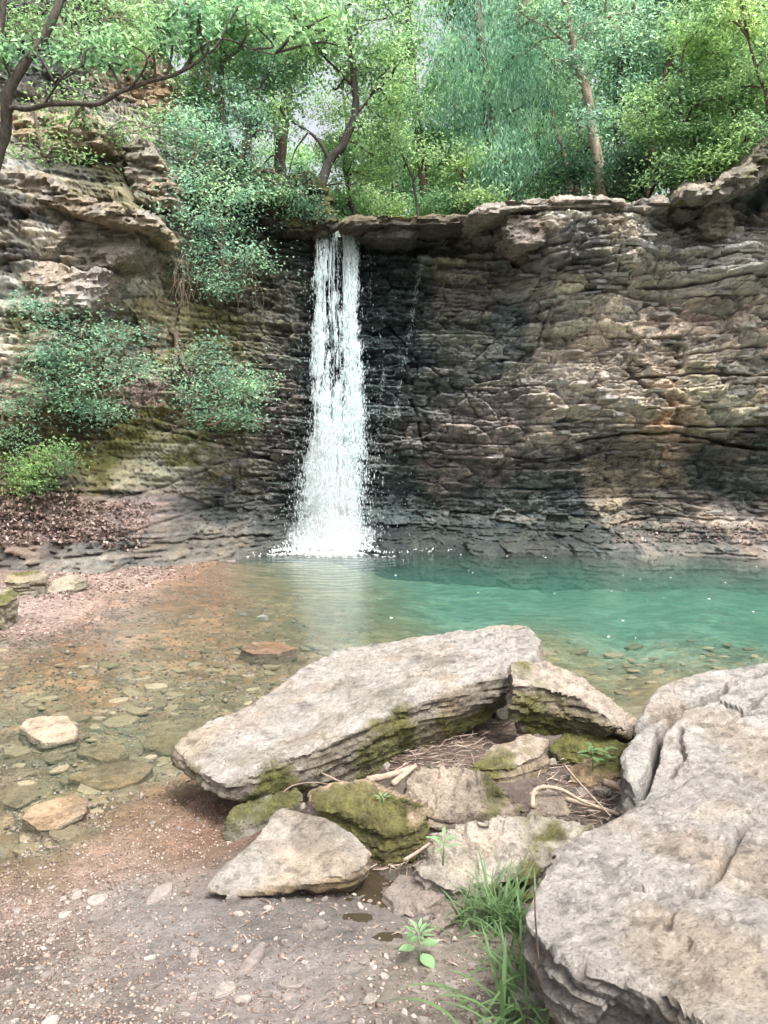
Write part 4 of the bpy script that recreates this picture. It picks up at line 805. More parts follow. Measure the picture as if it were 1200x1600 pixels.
# thin trickles down the wet wall
parts = []; cs = []
TR = [([(720,352),(690,378),(660,400),(652,440)], 420), ([(652,440),(645,480),(640,520)], 200), ([(640,520),(625,600),(618,650)], 160), ([(574,360),(576,400),(578,470)], 160), ([(790,388),(790,420)], 30), ([(600,560),(590,650),(585,740)], 200)]
for pl, k in TR:
    pl = np.array(pl, float); t = r.random(k) * (len(pl) - 1); i = np.minimum(t.astype(int), len(pl) - 2); uv = pl[i] * (1 - (t - i))[:, None] + pl[i + 1] * (t - i)[:, None] + r.normal(0, 2.2, (k, 2))
    for (uu, vv) in uv:
        q = cz(uu, vv); ix = int(np.clip(np.searchsorted(cx, q[0]), 0, NX - 1)); iz = int(np.clip((q[1] + .9) / (ztop[ix] + .9) * (NZ - 1), 0, NZ - 1)); cs.append((cx[ix] + r.normal(0, .012), CY[iz, ix] - r.uniform(.01, .06), CZ[iz, ix] + r.normal(0, .012)))
cs = np.array(cs); V5, F5 = spindles(cs, r.lognormal(-3.2, .5, len(cs)), r.uniform(.003, .007, len(cs)))
o = mesh_obj('trickle', V5, F5, fm); tag(o, 'thin trickles of water dripping down the dark wall right of the fall', 'water', kind='stuff')
# flecks of foam drifting on the pool
m = 30; r = np.random.default_rng(31); cs = []
while len(cs) < m:
    p = G(r.uniform(600, 1195), 868 + 130 * r.random() ** 1.7, .003); cs.append(p)
cs = np.array(cs); hd = np.stack([np.ones(m), r.normal(0, .3, m), np.zeros(m)], 1); hd /= np.linalg.norm(hd, axis=1, keepdims=True)
V6, F6 = spindles(cs, r.uniform(.012, .05, m), r.uniform(.004, .009, m), hd, 4)
tag(mesh_obj('foam_fleck', V6, F6, foam_m), 'white foam flecks drifting on the turquoise water', 'foam', kind='stuff')
# ------------------------------------------------------------------ vegetation
def leaves(C, r, ln, wd, updir=.9, spread=.6, out=None, droop=.25, fold=.0):
    """one rhombic leaf per centre"""
    n = len(C)
    nr = np.array([0, 0, updir]) + r.normal(0, spread, (n, 3))
    if out is not None: nr = nr + out * .55
    nr /= np.linalg.norm(nr, axis=1, keepdims=True)
    d = r.normal(0, 1, (n, 3)); d[:, 2] -= droop * 2
    d = d - nr * (d * nr).sum(1, keepdims=True); d /= np.linalg.norm(d, axis=1, keepdims=True) + 1e-9
    s = np.cross(nr, d); L_ = ln * r.uniform(.6, 1.35, n)[:, None]; W_ = wd * r.uniform(.7, 1.25, n)[:, None]
    V = np.empty((n, 4, 3)); V[:, 0] = C - d * L_ * .5; V[:, 2] = C + d * L_ * .5 - np.array([0, 0, 1]) * L_ * .1
    V[:, 1] = C - d * L_ * .06 + s * W_ * .5 + nr * W_ * .12; V[:, 3] = C - d * L_ * .06 - s * W_ * .5 + nr * W_ * .12
    return V.reshape(-1, 3), np.arange(n * 4).reshape(n, 4)
def lobe_points(lobes, n, r, clump=26, sig=.2, flat=.45, shell=.55):
    """clumped points through a set of ellipsoids -> points, outward vectors"""
    w = np.array([l[1][0] * l[1][1] * l[1][2] for l in lobes]) ** .72; w /= w.sum(); P_, O_ = [], []; CL = []
    for (c, rad), wi in zip(lobes, w):
        k = max(3, int(n * wi / clump)); d = r.normal(0, 1, (k, 3)); d /= np.linalg.norm(d, axis=1, keepdims=True)
        rr = shell + (1 - shell) * r.random(k) ** .6; rr = np.where(r.random(k) < .3, r.random(k) ** .5 * .8, rr)
        cc = np.array(c) + d * rr[:, None] * np.array(rad); CL.append(cc)
        m = r.poisson(clump * r.uniform(.35, 1.65, k)); idx = np.repeat(np.arange(k), m)
        sg = sig * r.uniform(.6, 1.5, k)[idx]
        P_.append(cc[idx] + r.normal(0, 1, (len(idx), 3)) * sg[:, None] * [1, 1, flat]); O_.append(d[idx])
    return np.concatenate(P_), np.concatenate(O_), CL
def px_lobe(u, v, Y, ru, rv, ry=None):
    k = Y / FPX; return (P(u, v, Y), (ru * k, ry if ry else (ru + rv) * .5 * k, rv * k))
def ragged(lobes, r, k=6):
    out = []
    for c, rad in lobes:
        out.append((c, tuple(x * .55 for x in rad)))
        for _ in range(k):
            d = r.normal(0, 1, 3); d /= np.linalg.norm(d); s = r.uniform(.22, .5)
            out.append((np.array(c) + d * np.array(rad) * r.uniform(.5, 1.3), tuple(x * s * f for x, f in zip(rad, (1.25, 1.25, .7)))))
    return out
def grow(name, label, cat, base, stems, lobes, n, leafm, barkm, ln=.09, wd=.05, seed=0, group=None, clump=26, sig=.2, flat=.45, twigs=.25, twig_r=.008, shell=.55, stem_name='trunk', crown_name='crown', style=None, droop=.25, updir=.9, attach=True):
    """stems: [(points (u, v, Y) or world), r0, r1]; lobes from px_lobe"""
    r = np.random.default_rng(seed + 1000)
    hubs = lobes; lobes = ragged(lobes, r)
    root = empty(name, base, label, cat, group)
    sp = []
    for i, (pts, r0, r1) in enumerate(stems):
        q = spline([P(*p) for p in pts], 6, .04 if r0 > .03 else .03, seed + i)
        so = mesh_obj(stem_name if i == 0 else 'branch', *tube(q, np.linspace(r0, r1, len(q)), 9 if r0 > .05 else 6, .06, i), barkm, root if i == 0 else main, base=base); sp.append(q)
        if i == 0: main = so
    allp = np.concatenate(sp) if sp else None
    Pt, Ot, CL = lobe_points(lobes, n, r, clump, sig, flat, shell)
    if style == 'willow':                    # long hanging sprays of narrow leaves
        nr = r.normal(0, 1, (len(Pt), 3)); nr[:, 2] *= .3; nr /= np.linalg.norm(nr, axis=1, keepdims=True)
        d = np.stack([r.normal(0, .45, len(Pt)), r.normal(0, .45, len(Pt)), -np.ones(len(Pt))], 1); d /= np.linalg.norm(d, axis=1, keepdims=True)
        s = np.cross(nr, d); s /= np.linalg.norm(s, axis=1, keepdims=True); L_ = ln * r.uniform(.6, 1.4, (len(Pt), 1)); W_ = wd * r.uniform(.7, 1.2, (len(Pt), 1))
        V = np.empty((len(Pt), 4, 3)); V[:, 0] = Pt; V[:, 2] = Pt + d * L_; V[:, 1] = Pt + d * L_ * .4 + s * W_ * .5; V[:, 3] = Pt + d * L_ * .4 - s * W_ * .5
        V, F = V.reshape(-1, 3), np.arange(len(Pt) * 4).reshape(-1, 4)
    else: V, F = leaves(Pt, r, ln, wd, out=Ot, droop=droop, updir=updir)
    mesh_obj(crown_name, V, F, leafm, root, smooth=False, base=base)
    tw = []
    for (c, rad), cl in zip(lobes, CL):
        a = np.array(c) if allp is None else allp[np.argmin(((allp - np.array(c) + [0, 0, .3]) ** 2).sum(1))]
        hub = np.array(c) - [0, 0, rad[2] * .4]
        if allp is not None and attach and r.random() < .45:
            mid = (a + hub) / 2 + r.normal(0, .12, 3) + [0, 0, .1]
            tw.append(tube(spline([a, mid, hub], 5, .03, seed + 3), np.linspace(twig_r * 3.2, twig_r * 1.6, 11), 5))
        for q in cl[r.random(len(cl)) < twigs]:
            m_ = (hub + q) / 2 + r.normal(0, .1, 3) * np.linalg.norm(q - hub) * .5
            tw.append(tube(spline([hub, m_, q], 3, 0), np.linspace(twig_r, twig_r * .35, 7), 3))
    if tw: mesh_obj('twigs', *join(tw), barkm, root, base=base)['kind'] = 'stuff'
    return root
gnd = lambda p, dz=0: np.array([p[0], p[1], p[2] + dz])

# trees on the brink
grow('tree', 'slender tree with pale peeling trunk on the cliff top at right', 'tree', P(941,312,17.6), [([(942,318,17.6),(940,300,17.6),(931,230,17.6),(917,150,17.6),(899,85,17.6),(888,30,17.6),(878,-60,17.6)], .125, .075), ([(905,105,17.6),(880,60,17.4),(850,40,17.2),(815,20,17.2)], .035, .015), ([(893,50,17.6),(940,30,17.8),(985,20,18)], .035, .015)],
     [px_lobe(840,10,17.4,75,45), px_lobe(960,15,18,80,40), px_lobe(880,-60,17.6,140,50), px_lobe(905,140,18.2,40,40), px_lobe(850,40,17.2,45,30), px_lobe(935,40,17.3,45,30), px_lobe(895,95,17.2,26,22), px_lobe(925,190,17.2,20,18)], 9500, L_BLUE, B_PALE, .1, .04, 1)
grow('tree', 'dark crooked tree bending over the brink left of the waterfall', 'tree', P(522,352,16.75), [([(524,362,16.7),(512,335,16.7),(500,300,16.75),(513,255,16.8),(540,220,16.8),(553,180,16.8),(556,140,16.8),(548,80,16.8),(540,10,16.8)], .13, .05), ([(513,252,16.8),(500,225,16.7),(480,208,16.7),(455,190,16.6)], .05, .018), ([(480,208,16.7),(460,235,16.6),(450,280,16.6)], .022, .01),
      ([(552,185,16.8),(580,150,16.9),(610,125,17)], .03, .012), ([(555,140,16.8),(520,100,16.7),(490,70,16.6)], .035, .012), ([(505,290,16.75),(535,285,16.6),(560,300,16.5)], .02, .008)],
     [px_lobe(500,60,16.6,95,55), px_lobe(590,110,17,70,55), px_lobe(560,30,16.8,100,50), px_lobe(610,210,17.2,55,60), px_lobe(450,150,16.8,45,50)], 10500, L_MID, B_DARK, .085, .045, 2, twigs=.45)
grow('tree', 'straight brown trunk rising behind the mossy knob left of the fall', 'tree', P(436,285,18.6), [([(436,290,18.6),(440,230,18.6),(447,165,18.6),(455,95,18.6),(462,30,18.6),(466,-60,18.6)], .14, .1), ([(448,160,18.6),(425,120,18.4),(410,80,18.3)], .03, .012)],
     [px_lobe(440,50,18.6,90,60), px_lobe(400,120,18.2,60,50), px_lobe(470,-50,18.6,130,60)], 9000, L_MID, B_BROWN, .095, .05, 3)
grow('tree', 'mossy thin trunk standing among the shrubs above the left rock face', 'tree', P(352,245,17.6), [([(356,250,17.6),(350,195,17.6),(345,140,17.6),(347,80,17.6),(352,10,17.6),(356,-60,17.6)], .085, .06), ([(346,100,17.6),(375,75,17.5),(400,50,17.4),(425,20,17.4)], .05, .02), ([(347,110,17.6),(325,80,17.4),(310,40,17.3)], .03, .012)],
     [px_lobe(330,60,17.4,75,50), px_lobe(400,30,17.4,70,45), px_lobe(310,150,17.6,50,45)], 9000, L_BRIGHT, B_GREY, .095, .05, 4)
grow('tree', 'leaning grey stem rising from the hanging bush toward the canopy', 'tree', P(372,300,17.2), [([(372,305,17.2),(378,250,17.2),(386,200,17.2),(400,150,17.2),(430,100,17.2)], .06, .03)], [px_lobe(420,110,17.2,50,40), px_lobe(400,190,17.0,50,40)], 4500, L_BLUE, B_GREY, .085, .045, 5)
# near tree leaning in at the left edge, with the long horizontal bough
grow('tree', 'near tree at the left edge with a long bough reaching right', 'tree', P(-95,900,11.2), [([(-95,905,11.2),(-75,700,11.2),(-45,450,11.0),(-10,260,10.8),(8,190,10.7),(14,140,10.6),(40,100,10.6),(68,60,10.6),(92,5,10.6),(105,-60,10.6)], .1, .045),
      ([(4,195,10.75),(20,170,10.6),(70,165,10.4),(140,162,10.3),(205,140,10.3),(270,118,10.3),(300,100,10.3),(330,78,10.35),(352,45,10.4),(372,10,10.4)], .04, .014), ([(285,112,10.3),(305,85,10.5),(340,60,10.6),(385,70,10.8),(430,85,10.9)], .025, .008),
      ([(-8,255,10.8),(-15,150,10.8),(-5,60,10.8),(10,-40,10.8)], .06, .04), ([(70,165,10.4),(100,120,10.2),(130,105,10.2)], .018, .006)],
     [px_lobe(165,92,10.4,50,16), px_lobe(105,85,10.4,36,14), px_lobe(255,60,10.4,55,40), px_lobe(300,25,10.4,70,40), px_lobe(500,45,10.9,60,28), px_lobe(420,20,10.8,60,30), px_lobe(10,90,10.6,28,30)], 2200, L_BRIGHT, B_NEAR, .095, .042, 6, sig=.14, clump=16, flat=.3, twigs=.6, twig_r=.006)
# the feathery blue-green tree right of the fall
grow('tree', 'tall feathery blue-green tree with drooping narrow leaves beyond the lip', 'tree', P(770,320,19.6), [([(772,325,19.6),(768,240,19.6),(760,140,19.6),(750,40,19.6),(745,-60,19.6)], .15, .09), ([(762,150,19.6),(800,90,19.3),(840,60,19.2)], .05, .02), ([(758,110,19.6),(720,60,19.4),(690,30,19.3)], .05, .02)],
     [px_lobe(740,60,19.4,90,70), px_lobe(790,140,19.2,75,70), px_lobe(760,230,19.,70,70), px_lobe(815,255,18.8,50,55), px_lobe(720,150,19.3,50,60), px_lobe(830,60,19.2,60,60), px_lobe(800,305,18.6,60,20)], 16500, L_MINT, B_BROWN, .14, .034, 7, style='willow', sig=.24, flat=1.1, twigs=.15)
grow('tree', 'leafy green tree leaning over the stream above the fall', 'tree', P(668,335,20.5), [([(668,340,20.5),(660,260,20.5),(650,160,20.5),(640,60,20.5),(635,-60,20.5)], .12, .08), ([(652,170,20.5),(690,120,20.3),(720,95,20.2)], .04, .015)],
     [px_lobe(650,60,20.4,70,70), px_lobe(670,160,20.2,55,55), px_lobe(620,-20,20.4,90,50), px_lobe(690,230,20.6,45,50)], 10500, L_BRIGHT, B_BROWN, .11, .055, 8)
grow('tree', 'thin dark trunk in the shade right of the pale peeling tree', 'tree', P(968,312,21), [([(968,315,21),(968,240,21),(966,150,21),(972,60,21),(975,-60,21)], .1, .06)], [px_lobe(985,90,21,75,65), px_lobe(960,190,21,55,50), px_lobe(1000,-20,21,120,60)], 9500, L_BLUE, B_DARK, .11, .05, 9)
grow('sapling', 'thin bare sapling leaning left on the brink above the fall', 'sapling', P(652,342,17.8), [([(652,345,17.8),(650,300,17.8),(640,272,17.8),(628,240,17.8),(612,215,17.8)], .035, .012), ([(645,285,17.8),(660,262,17.8),(665,240,17.8)], .014, .006)], [px_lobe(612,215,17.8,28,20), px_lobe(665,238,17.8,22,18)], 700, L_YELLOW, B_DARK, .075, .04, 10, twigs=.5)
grow('sapling', 'short ivy-clad stem standing right of the crooked tree', 'sapling', P(552,342,17.9), [([(553,345,17.9),(548,310,17.9),(540,280,17.9),(538,245,17.9)], .06, .03)], [px_lobe(540,300,17.9,22,30), px_lobe(538,255,17.9,30,28)], 1700, L_MID, B_DARK, .075, .045, 11)
grow('sapling', 'slim stem in bright undergrowth at the foot of the feathery tree', 'sapling', P(720,335,18.3), [([(720,338,18.3),(719,300,18.3),(722,262,18.3)], .035, .02)], [px_lobe(722,255,18.3,30,26)], 700, L_YELLOW, B_BROWN, .08, .045, 12)
# bushes on the right hillside
grow('bush', 'big arching yellow-green bush on the slope at upper right', 'bush', P(1110,285,16.8), [([(1110,290,16.8),(1090,230,16.6),(1060,170,16.4)], .05, .02), ([(1115,290,16.8),(1140,210,16.6),(1165,140,16.5)], .05, .02), ([(1120,290,16.8),(1180,230,16.4),(1230,190,16.2)], .04, .015)],
     [px_lobe(1060,150,16.4,75,55), px_lobe(1130,110,16.5,80,60), px_lobe(1180,170,16.2,60,60), px_lobe(1090,210,16.2,90,45), px_lobe(1020,205,16.6,55,40), px_lobe(1150,235,15.9,45,28), px_lobe(1100,50,16.9,80,50), px_lobe(1190,70,16.5,60,50), px_lobe(1185,215,15.4,40,25), px_lobe(1060,265,16.,50,24), px_lobe(1120,255,15.7,35,20)], 25000, L_MID, B_BROWN, .085, .045, 13, stem_name='stem', crown_name='foliage', flat=.3, updir=1.3)
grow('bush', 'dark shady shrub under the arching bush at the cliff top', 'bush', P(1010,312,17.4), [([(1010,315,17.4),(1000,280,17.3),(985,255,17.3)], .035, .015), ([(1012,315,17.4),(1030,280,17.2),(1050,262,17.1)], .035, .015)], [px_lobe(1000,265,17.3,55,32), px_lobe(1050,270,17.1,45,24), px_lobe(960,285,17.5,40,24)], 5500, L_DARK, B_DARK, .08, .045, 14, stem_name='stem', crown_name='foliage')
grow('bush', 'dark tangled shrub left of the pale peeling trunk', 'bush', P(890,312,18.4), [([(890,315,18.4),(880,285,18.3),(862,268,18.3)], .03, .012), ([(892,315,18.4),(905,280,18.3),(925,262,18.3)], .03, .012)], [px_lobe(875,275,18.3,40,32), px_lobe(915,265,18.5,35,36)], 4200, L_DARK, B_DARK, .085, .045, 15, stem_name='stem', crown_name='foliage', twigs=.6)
grow('bush', 'yellow-green shrub overhanging the top right corner', 'bush', P(1215,225,15.6), [([(1215,230,15.6),(1195,150,15.4),(1170,60,15.2)], .05, .02)], [px_lobe(1170,30,15.2,70,45), px_lobe(1210,100,15.3,50,50)], 6000, L_YELLOW, B_BROWN, .08, .042, 16, stem_name='stem', crown_name='foliage', flat=.3)
# bushes hanging on the left rock face
def on_cliff(u, v, dy=.0): return P(u, v, depth_at(u, v) + dy)
grow('bush', 'large blue-green bush hanging over the rock left of the waterfall', 'bush', on_cliff(330,330,.1), [([(335,330,16.7),(320,300,16.2),(300,250,16.)], .05, .02), ([(335,330,16.7),(345,360,16.0),(350,420,15.7)], .04, .015), ([(338,330,16.7),(370,300,16.3),(400,270,16.2)], .04, .015)],
     [px_lobe(300,195,16.3,48,42), px_lobe(335,245,16.2,58,42), px_lobe(300,290,15.9,52,38), px_lobe(370,300,16.2,55,38), px_lobe(330,350,15.9,58,38), px_lobe(370,395,15.9,48,30), px_lobe(310,410,15.8,38,26), px_lobe(345,440,15.8,28,24), px_lobe(430,310,16.4,45,24), px_lobe(265,310,15.9,25,18)], 9500, L_BLUE, B_BROWN, .08, .042, 17, sig=.26, stem_name='stem', crown_name='foliage', flat=.35, updir=1.2)
grow('bush', 'broad bush growing on the ledge in the left rock face', 'bush', on_cliff(160,585,.1), [([(165,620,14.6),(160,570,14.2),(140,530,14.)], .045, .015), ([(168,620,14.6),(190,560,14.2),(205,520,14.2)], .04, .015)],
     [px_lobe(100,500,13.7,42,26), px_lobe(140,545,13.7,55,36), px_lobe(190,570,13.9,48,34), px_lobe(110,590,13.5,48,28), px_lobe(80,555,13.4,32,26), px_lobe(170,520,14.,50,24), px_lobe(160,640,13.8,34,20), px_lobe(110,625,13.6,34,18), px_lobe(55,480,13.5,26,14), px_lobe(60,610,13.3,24,14)], 3900, L_BLUE, B_BROWN, .07, .04, 18, sig=.23, stem_name='stem', crown_name='foliage', updir=1.2)
grow('bush', 'straggly bush with trailing twigs between the ledge bush and the fall', 'bush', on_cliff(310,590,.1), [([(275,540,15.7),(290,575,15.4),(310,610,15.2)], .045, .02), ([(262,515,15.8),(275,525,15.6),(275,550,15.5),(272,590,15.4)], .06, .03), ([(310,610,15.2),(290,650,15.1),(250,690,15.)], .016, .006), ([(330,620,15.2),(325,660,15.1),(310,690,15.)], .014, .005)],
     [px_lobe(305,550,15.3,30,28), px_lobe(330,595,15.1,42,34), px_lobe(370,605,15.3,34,28), px_lobe(320,645,15.1,42,26), px_lobe(365,650,15.4,28,18), px_lobe(395,600,15.5,20,16)], 2600, L_BLUE, B_BROWN, .075, .04, 19, sig=.23, stem_name='stem', crown_name='foliage', twigs=.5, updir=1.2)
grow('bush', 'small fresh green shrub low on the mossy left slope', 'bush', on_cliff(60,745,.1), [([(62,760,13.1),(55,735,12.9),(48,718,12.8)], .02, .008)], [px_lobe(55,720,12.8,38,20), px_lobe(85,712,12.9,22,14), px_lobe(42,748,12.6,22,12)], 1700, L_MID, B_BROWN, .065, .036, 20, stem_name='stem', crown_name='foliage')
grow('bush', 'small fern-like clump against the left picture edge', 'bush', on_cliff(8,690,.1), [([(5,700,13.2),(5,685,13.1),(8,675,13.)], .015, .006)], [px_lobe(5,680,13.,24,16), px_lobe(10,640,13.1,18,10)], 700, L_BLUE, B_BROWN, .065, .035, 21, stem_name='stem', crown_name='foliage')
grow('bush', 'pale sparse shrub across the upper left rock', 'bush', on_cliff(150,205,.1), [([(70,245,14.4),(60,200,14.2),(52,165,14.2)], .04, .015), ([(150,215,15),(130,190,14.7),(110,150,14.6)], .025, .01)], [px_lobe(120,170,14.5,60,26), px_lobe(190,215,15.2,60,28), px_lobe(90,230,14.4,50,16), px_lobe(250,200,16,34,34), px_lobe(40,240,14.2,40,12)], 2300, L_MID, B_GREY, .075, .04, 22, stem_name='stem', crown_name='foliage', twigs=.7, clump=14)
grow('bush', 'vine-tangled thicket high on the left slope', 'bush', on_cliff(110,80,.1), [([(110,110,16.4),(100,60,16.3),(90,10,16.3)], .06, .03), ([(190,60,17.5),(188,20,17.4),(190,-40,17.4)], .07, .05), ([(160,70,17.2),(165,10,17.2),(168,-50,17.2)], .05, .04)], [px_lobe(110,60,16.3,75,45), px_lobe(170,20,17.,60,45), px_lobe(40,30,15.6,60,50), px_lobe(225,40,17.8,40,50)], 4500, L_MID, B_GREY, .085, .045, 23, stem_name='stem', crown_name='foliage', twigs=.8, clump=16)
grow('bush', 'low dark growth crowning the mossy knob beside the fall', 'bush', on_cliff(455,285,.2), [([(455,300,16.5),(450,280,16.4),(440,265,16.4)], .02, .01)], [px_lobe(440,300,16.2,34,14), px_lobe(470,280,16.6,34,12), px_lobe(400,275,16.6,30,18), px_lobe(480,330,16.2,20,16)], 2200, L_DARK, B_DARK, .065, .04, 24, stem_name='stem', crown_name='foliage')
# bright undergrowth along the stream behind the lip
ug_l = [(500,318,18.6,40,22,'leafy bright undergrowth right behind the crooked tree'), (590,318,19.4,45,26,'rounded light green shrub straight behind the lip slab'), (680,322,19.,40,18,'low sunlit shrub under the bare sapling'), (745,318,18.4,40,18,'low bright shrub left of the first cap slab'), (610,268,22,55,40,'tall pale shrub in the clearing beyond the lip'), (700,270,22,50,36,'yellowish shrub in the clearing beneath the leafy leaning tree')]
for i, (u, v, Y, ru, rv, lab) in enumerate(ug_l):
    b_ = P(u, 345, Y)
    grow('bush', lab, 'bush', b_, [([(u, 348, Y), (u + 3, v + 5, Y), (u - 4, v - rv * .4, Y)], .025, .01)], [px_lobe(u - ru * .35, v, Y, ru * .7, rv), px_lobe(u + ru * .4, v + rv * .2, Y - .3, ru * .65, rv * .8)], 2600, L_YELLOW if i % 2 else L_BRIGHT, B_BROWN, .09, .05, 30 + i, stem_name='stem', crown_name='foliage')

# the wood behind: three kinds of tree, copied with their parts
def proto(kind, leafm, barkm, seed, H, n):
    r = np.random.default_rng(seed); root = empty('tree', (0, 0, 0))
    ax = spline([(0, 0, -.4), (r.normal(0, .15), r.normal(0, .15), H * .3), (r.normal(0, .3), r.normal(0, .3), H * .6), (r.normal(0, .4), r.normal(0, .4), H * .92)], 6, .05, seed)
    mesh_obj('trunk', *tube(ax, np.linspace(.15, .035, len(ax)), 8, .05), barkm, root)
    lobes = []; br = []
    for k in range(15):
        t = r.uniform(.22, 1); a = k * 2.4 + r.normal(0, .3); rad = (1.9 - 1.1 * t) * r.uniform(.6, 1.15)
        b0 = ax[int(t * (len(ax) - 1) * .92)]; c = b0 + np.array([math.cos(a) * rad, math.sin(a) * rad, .35 + .3 * r.random()])
        s = r.uniform(.55, 1.0); lobes.append((c, (s * 1.1, s * 1.1, s * .62)))
        br.append(tube(spline([b0, (b0 + c) / 2 + [0, 0, .2], c], 4, .03, k), np.linspace(.04, .012, 9), 5))
    for q in br: mesh_obj('branch', *q, barkm, root)
    Pt, Ot, _ = lobe_points(lobes, n, r, 24, .24, .45)
    V, F = leaves(Pt, r, .13, .065, out=Ot)
    mesh_obj('crown', V, F, leafm, root, smooth=False)
    return root
protos = [proto(0, L_BRIGHT, B_BROWN, 51, 9.5, 8500), proto(1, L_YELLOW, B_GREY, 52, 9, 8500), proto(2, L_BLUE, B_DARK, 53, 11, 9500), proto(3, L_MID, B_BROWN, 54, 10, 9000)]
WL = ['bright green tree deep in the wood behind the waterfall', 'yellow-green tree deep in the wood behind the waterfall', 'blue-green tree deep in the wood behind the waterfall', 'mid-green tree deep in the wood behind the waterfall']
WG = ['bright green background trees', 'yellow-green background trees', 'blue-green background trees', 'mid-green background trees']
used = [False] * 4
SPOT = [(250,20,3,1),(330,22,0,1),(390,24,2,1),(300,27,3,1.2),(430,30,0,.9),(560,38,1,1.0),(650,26,0,.9),(690,33,1,1.0),(640,44,0,1.1),(730,25,3,1),(770,30,0,1.1),(820,23,2,1),(850,28,0,1.1),(870,36,1,1.3),(905,22.5,3,.9),(930,27,0,1.1),(985,25,2,1),(1010,21,3,.85),
        (1040,29,0,1.2),(1075,22,0,.9),(1110,26,3,1.1),(1150,20,1,.9),(1180,24,0,1.1),(1230,21,3,1),(1260,26,1,1.1),(180,23,2,.9),(120,25,3,1),(40,22,0,.9),(-40,21,3,.9),(980,44,3,1.4),(350,44,3,1.3),(1120,42,0,1.4),(560,21.5,1,.55),(600,24,0,.6),(720,21.5,0,.55),(880,20.5,3,.6),(1330,22,3,1),(1400,26,0,1.1),(-120,24,0,1)]
r = np.random.default_rng(99)
for u, Y, k, s in SPOT:
    x = (u - 600) / FPX * Y; z = float(plateau(np.array([x]), np.array([Y]))[0])
    src = protos[k]
    if not used[k]: o = src; used[k] = True
    else:
        o = src.copy(); COL.objects.link(o)
        for ch in src.children:
            c = ch.copy(); COL.objects.link(c); c.parent = o
    o.location = (x, Y, z); o.rotation_euler = (r.normal(0, .05), r.normal(0, .05), r.uniform(0, 6.28)); o.scale = (s * r.uniform(.9, 1.15),) * 2 + (s * r.uniform(.95, 1.2),)
    tag(o, WL[k], 'tree', WG[k])
# ------------------------------------------------------------------ foreground plants
def blade_plant(name, label, cat, base, blades, leafm, group=None, part='blade'):
    root = empty(name, base, label, cat, group); r = np.random.default_rng(int(abs(base[0]) * 1000) + len(blades))
    for (az, ln, w, lean, curl) in blades:
        n = 7; t = np.linspace(0, 1, n); d = np.array([math.cos(az), math.sin(az), 0]); s = np.array([-math.sin(az), math.cos(az), 0])
        ang = lean + curl * t; seg = ln / (n - 1)
        q = np.cumsum(np.vstack([[0, 0, 0]] + [(d * math.sin(a) + np.array([0, 0, 1]) * math.cos(a)) * seg for a in ang[1:]]), 0)
        off = d * r.uniform(0, .05) + s * r.normal(0, .03)
        wd = w * np.sin(np.clip(t * .9 + .12, 0, 1) * np.pi) ** .7
        V = np.empty((n * 3, 3)); V[0::3] = q + off - s * wd[:, None] * .5 + [0, 0, .12 * w]; V[1::3] = q + off; V[2::3] = q + off + s * wd[:, None] * .5 + [0, 0, .12 * w]
        F = [(3 * i + j, 3 * i + j + 1, 3 * i + 4 + j, 3 * i + 3 + j) for i in range(n - 1) for j in (0, 1)]
        mesh_obj(part, V, F, leafm, root)
    return root
r = np.random.default_rng(61)
def at_ground(u, v, z0=.25):
    p = G(u, v, z0)
    for _ in range(5): p = G(u, v, gz1(p[0], p[1]))
    return p
def tuft(u, v, n, l0, l1, label, w=.007, seed=0, spread=.1):
    r = np.random.default_rng(seed); b = at_ground(u, v)
    root = empty('grass_tuft', b, label, 'grass')
    for i in range(n):
        az = r.uniform(0, 6.28); ln = r.uniform(l0, l1); ww = w * r.uniform(.6, 1.5); lean = abs(r.normal(.15, .25)); curl = r.uniform(.3, 2.2)
        k = 7; t = np.linspace(0, 1, k); d = np.array([math.cos(az), math.sin(az), 0]); s = np.array([-math.sin(az), math.cos(az), 0]); seg = ln / (k - 1)
        q = np.cumsum(np.vstack([[0, 0, -.02]] + [(d * math.sin(a) + np.array([0, 0, 1]) * math.cos(a)) * seg for a in (lean + curl * t)[1:]]), 0)
        off = np.array([r.normal(0, spread), r.normal(0, spread * .7), 0]); wd = ww * np.sin(np.clip(t * .85 + .15, 0, 1) * np.pi) ** .6
        V = np.empty((k * 3, 3)); V[0::3] = q + off - s * wd[:, None] * .5 + [0, 0, .1 * ww]; V[1::3] = q + off; V[2::3] = q + off + s * wd[:, None] * .5 + [0, 0, .1 * ww]
        F = [(3 * a + j, 3 * a + j + 1, 3 * a + 4 + j, 3 * a + 3 + j) for a in range(k - 1) for j in (0, 1)]
        mesh_obj('blade', V, F, L_GRASS, root)
    return root
tuft(790, 1445, 170, .13, .3, 'grass tuft with fine arching blades beneath the knobbly mossy rock', .0065, 1, .075)
tuft(862, 1600, 210, .12, .29, 'tall lush grass clump at the foot of the huge near boulder', .0095, 2, .085)
tuft(812, 1510, 50, .1, .26, 'thin grass between the two larger tufts', .006, 3, .04)
tuft(740, 1425, 24, .06, .16, 'small sparse grass sprig left of the fine arching tuft', .005, 4, .03)
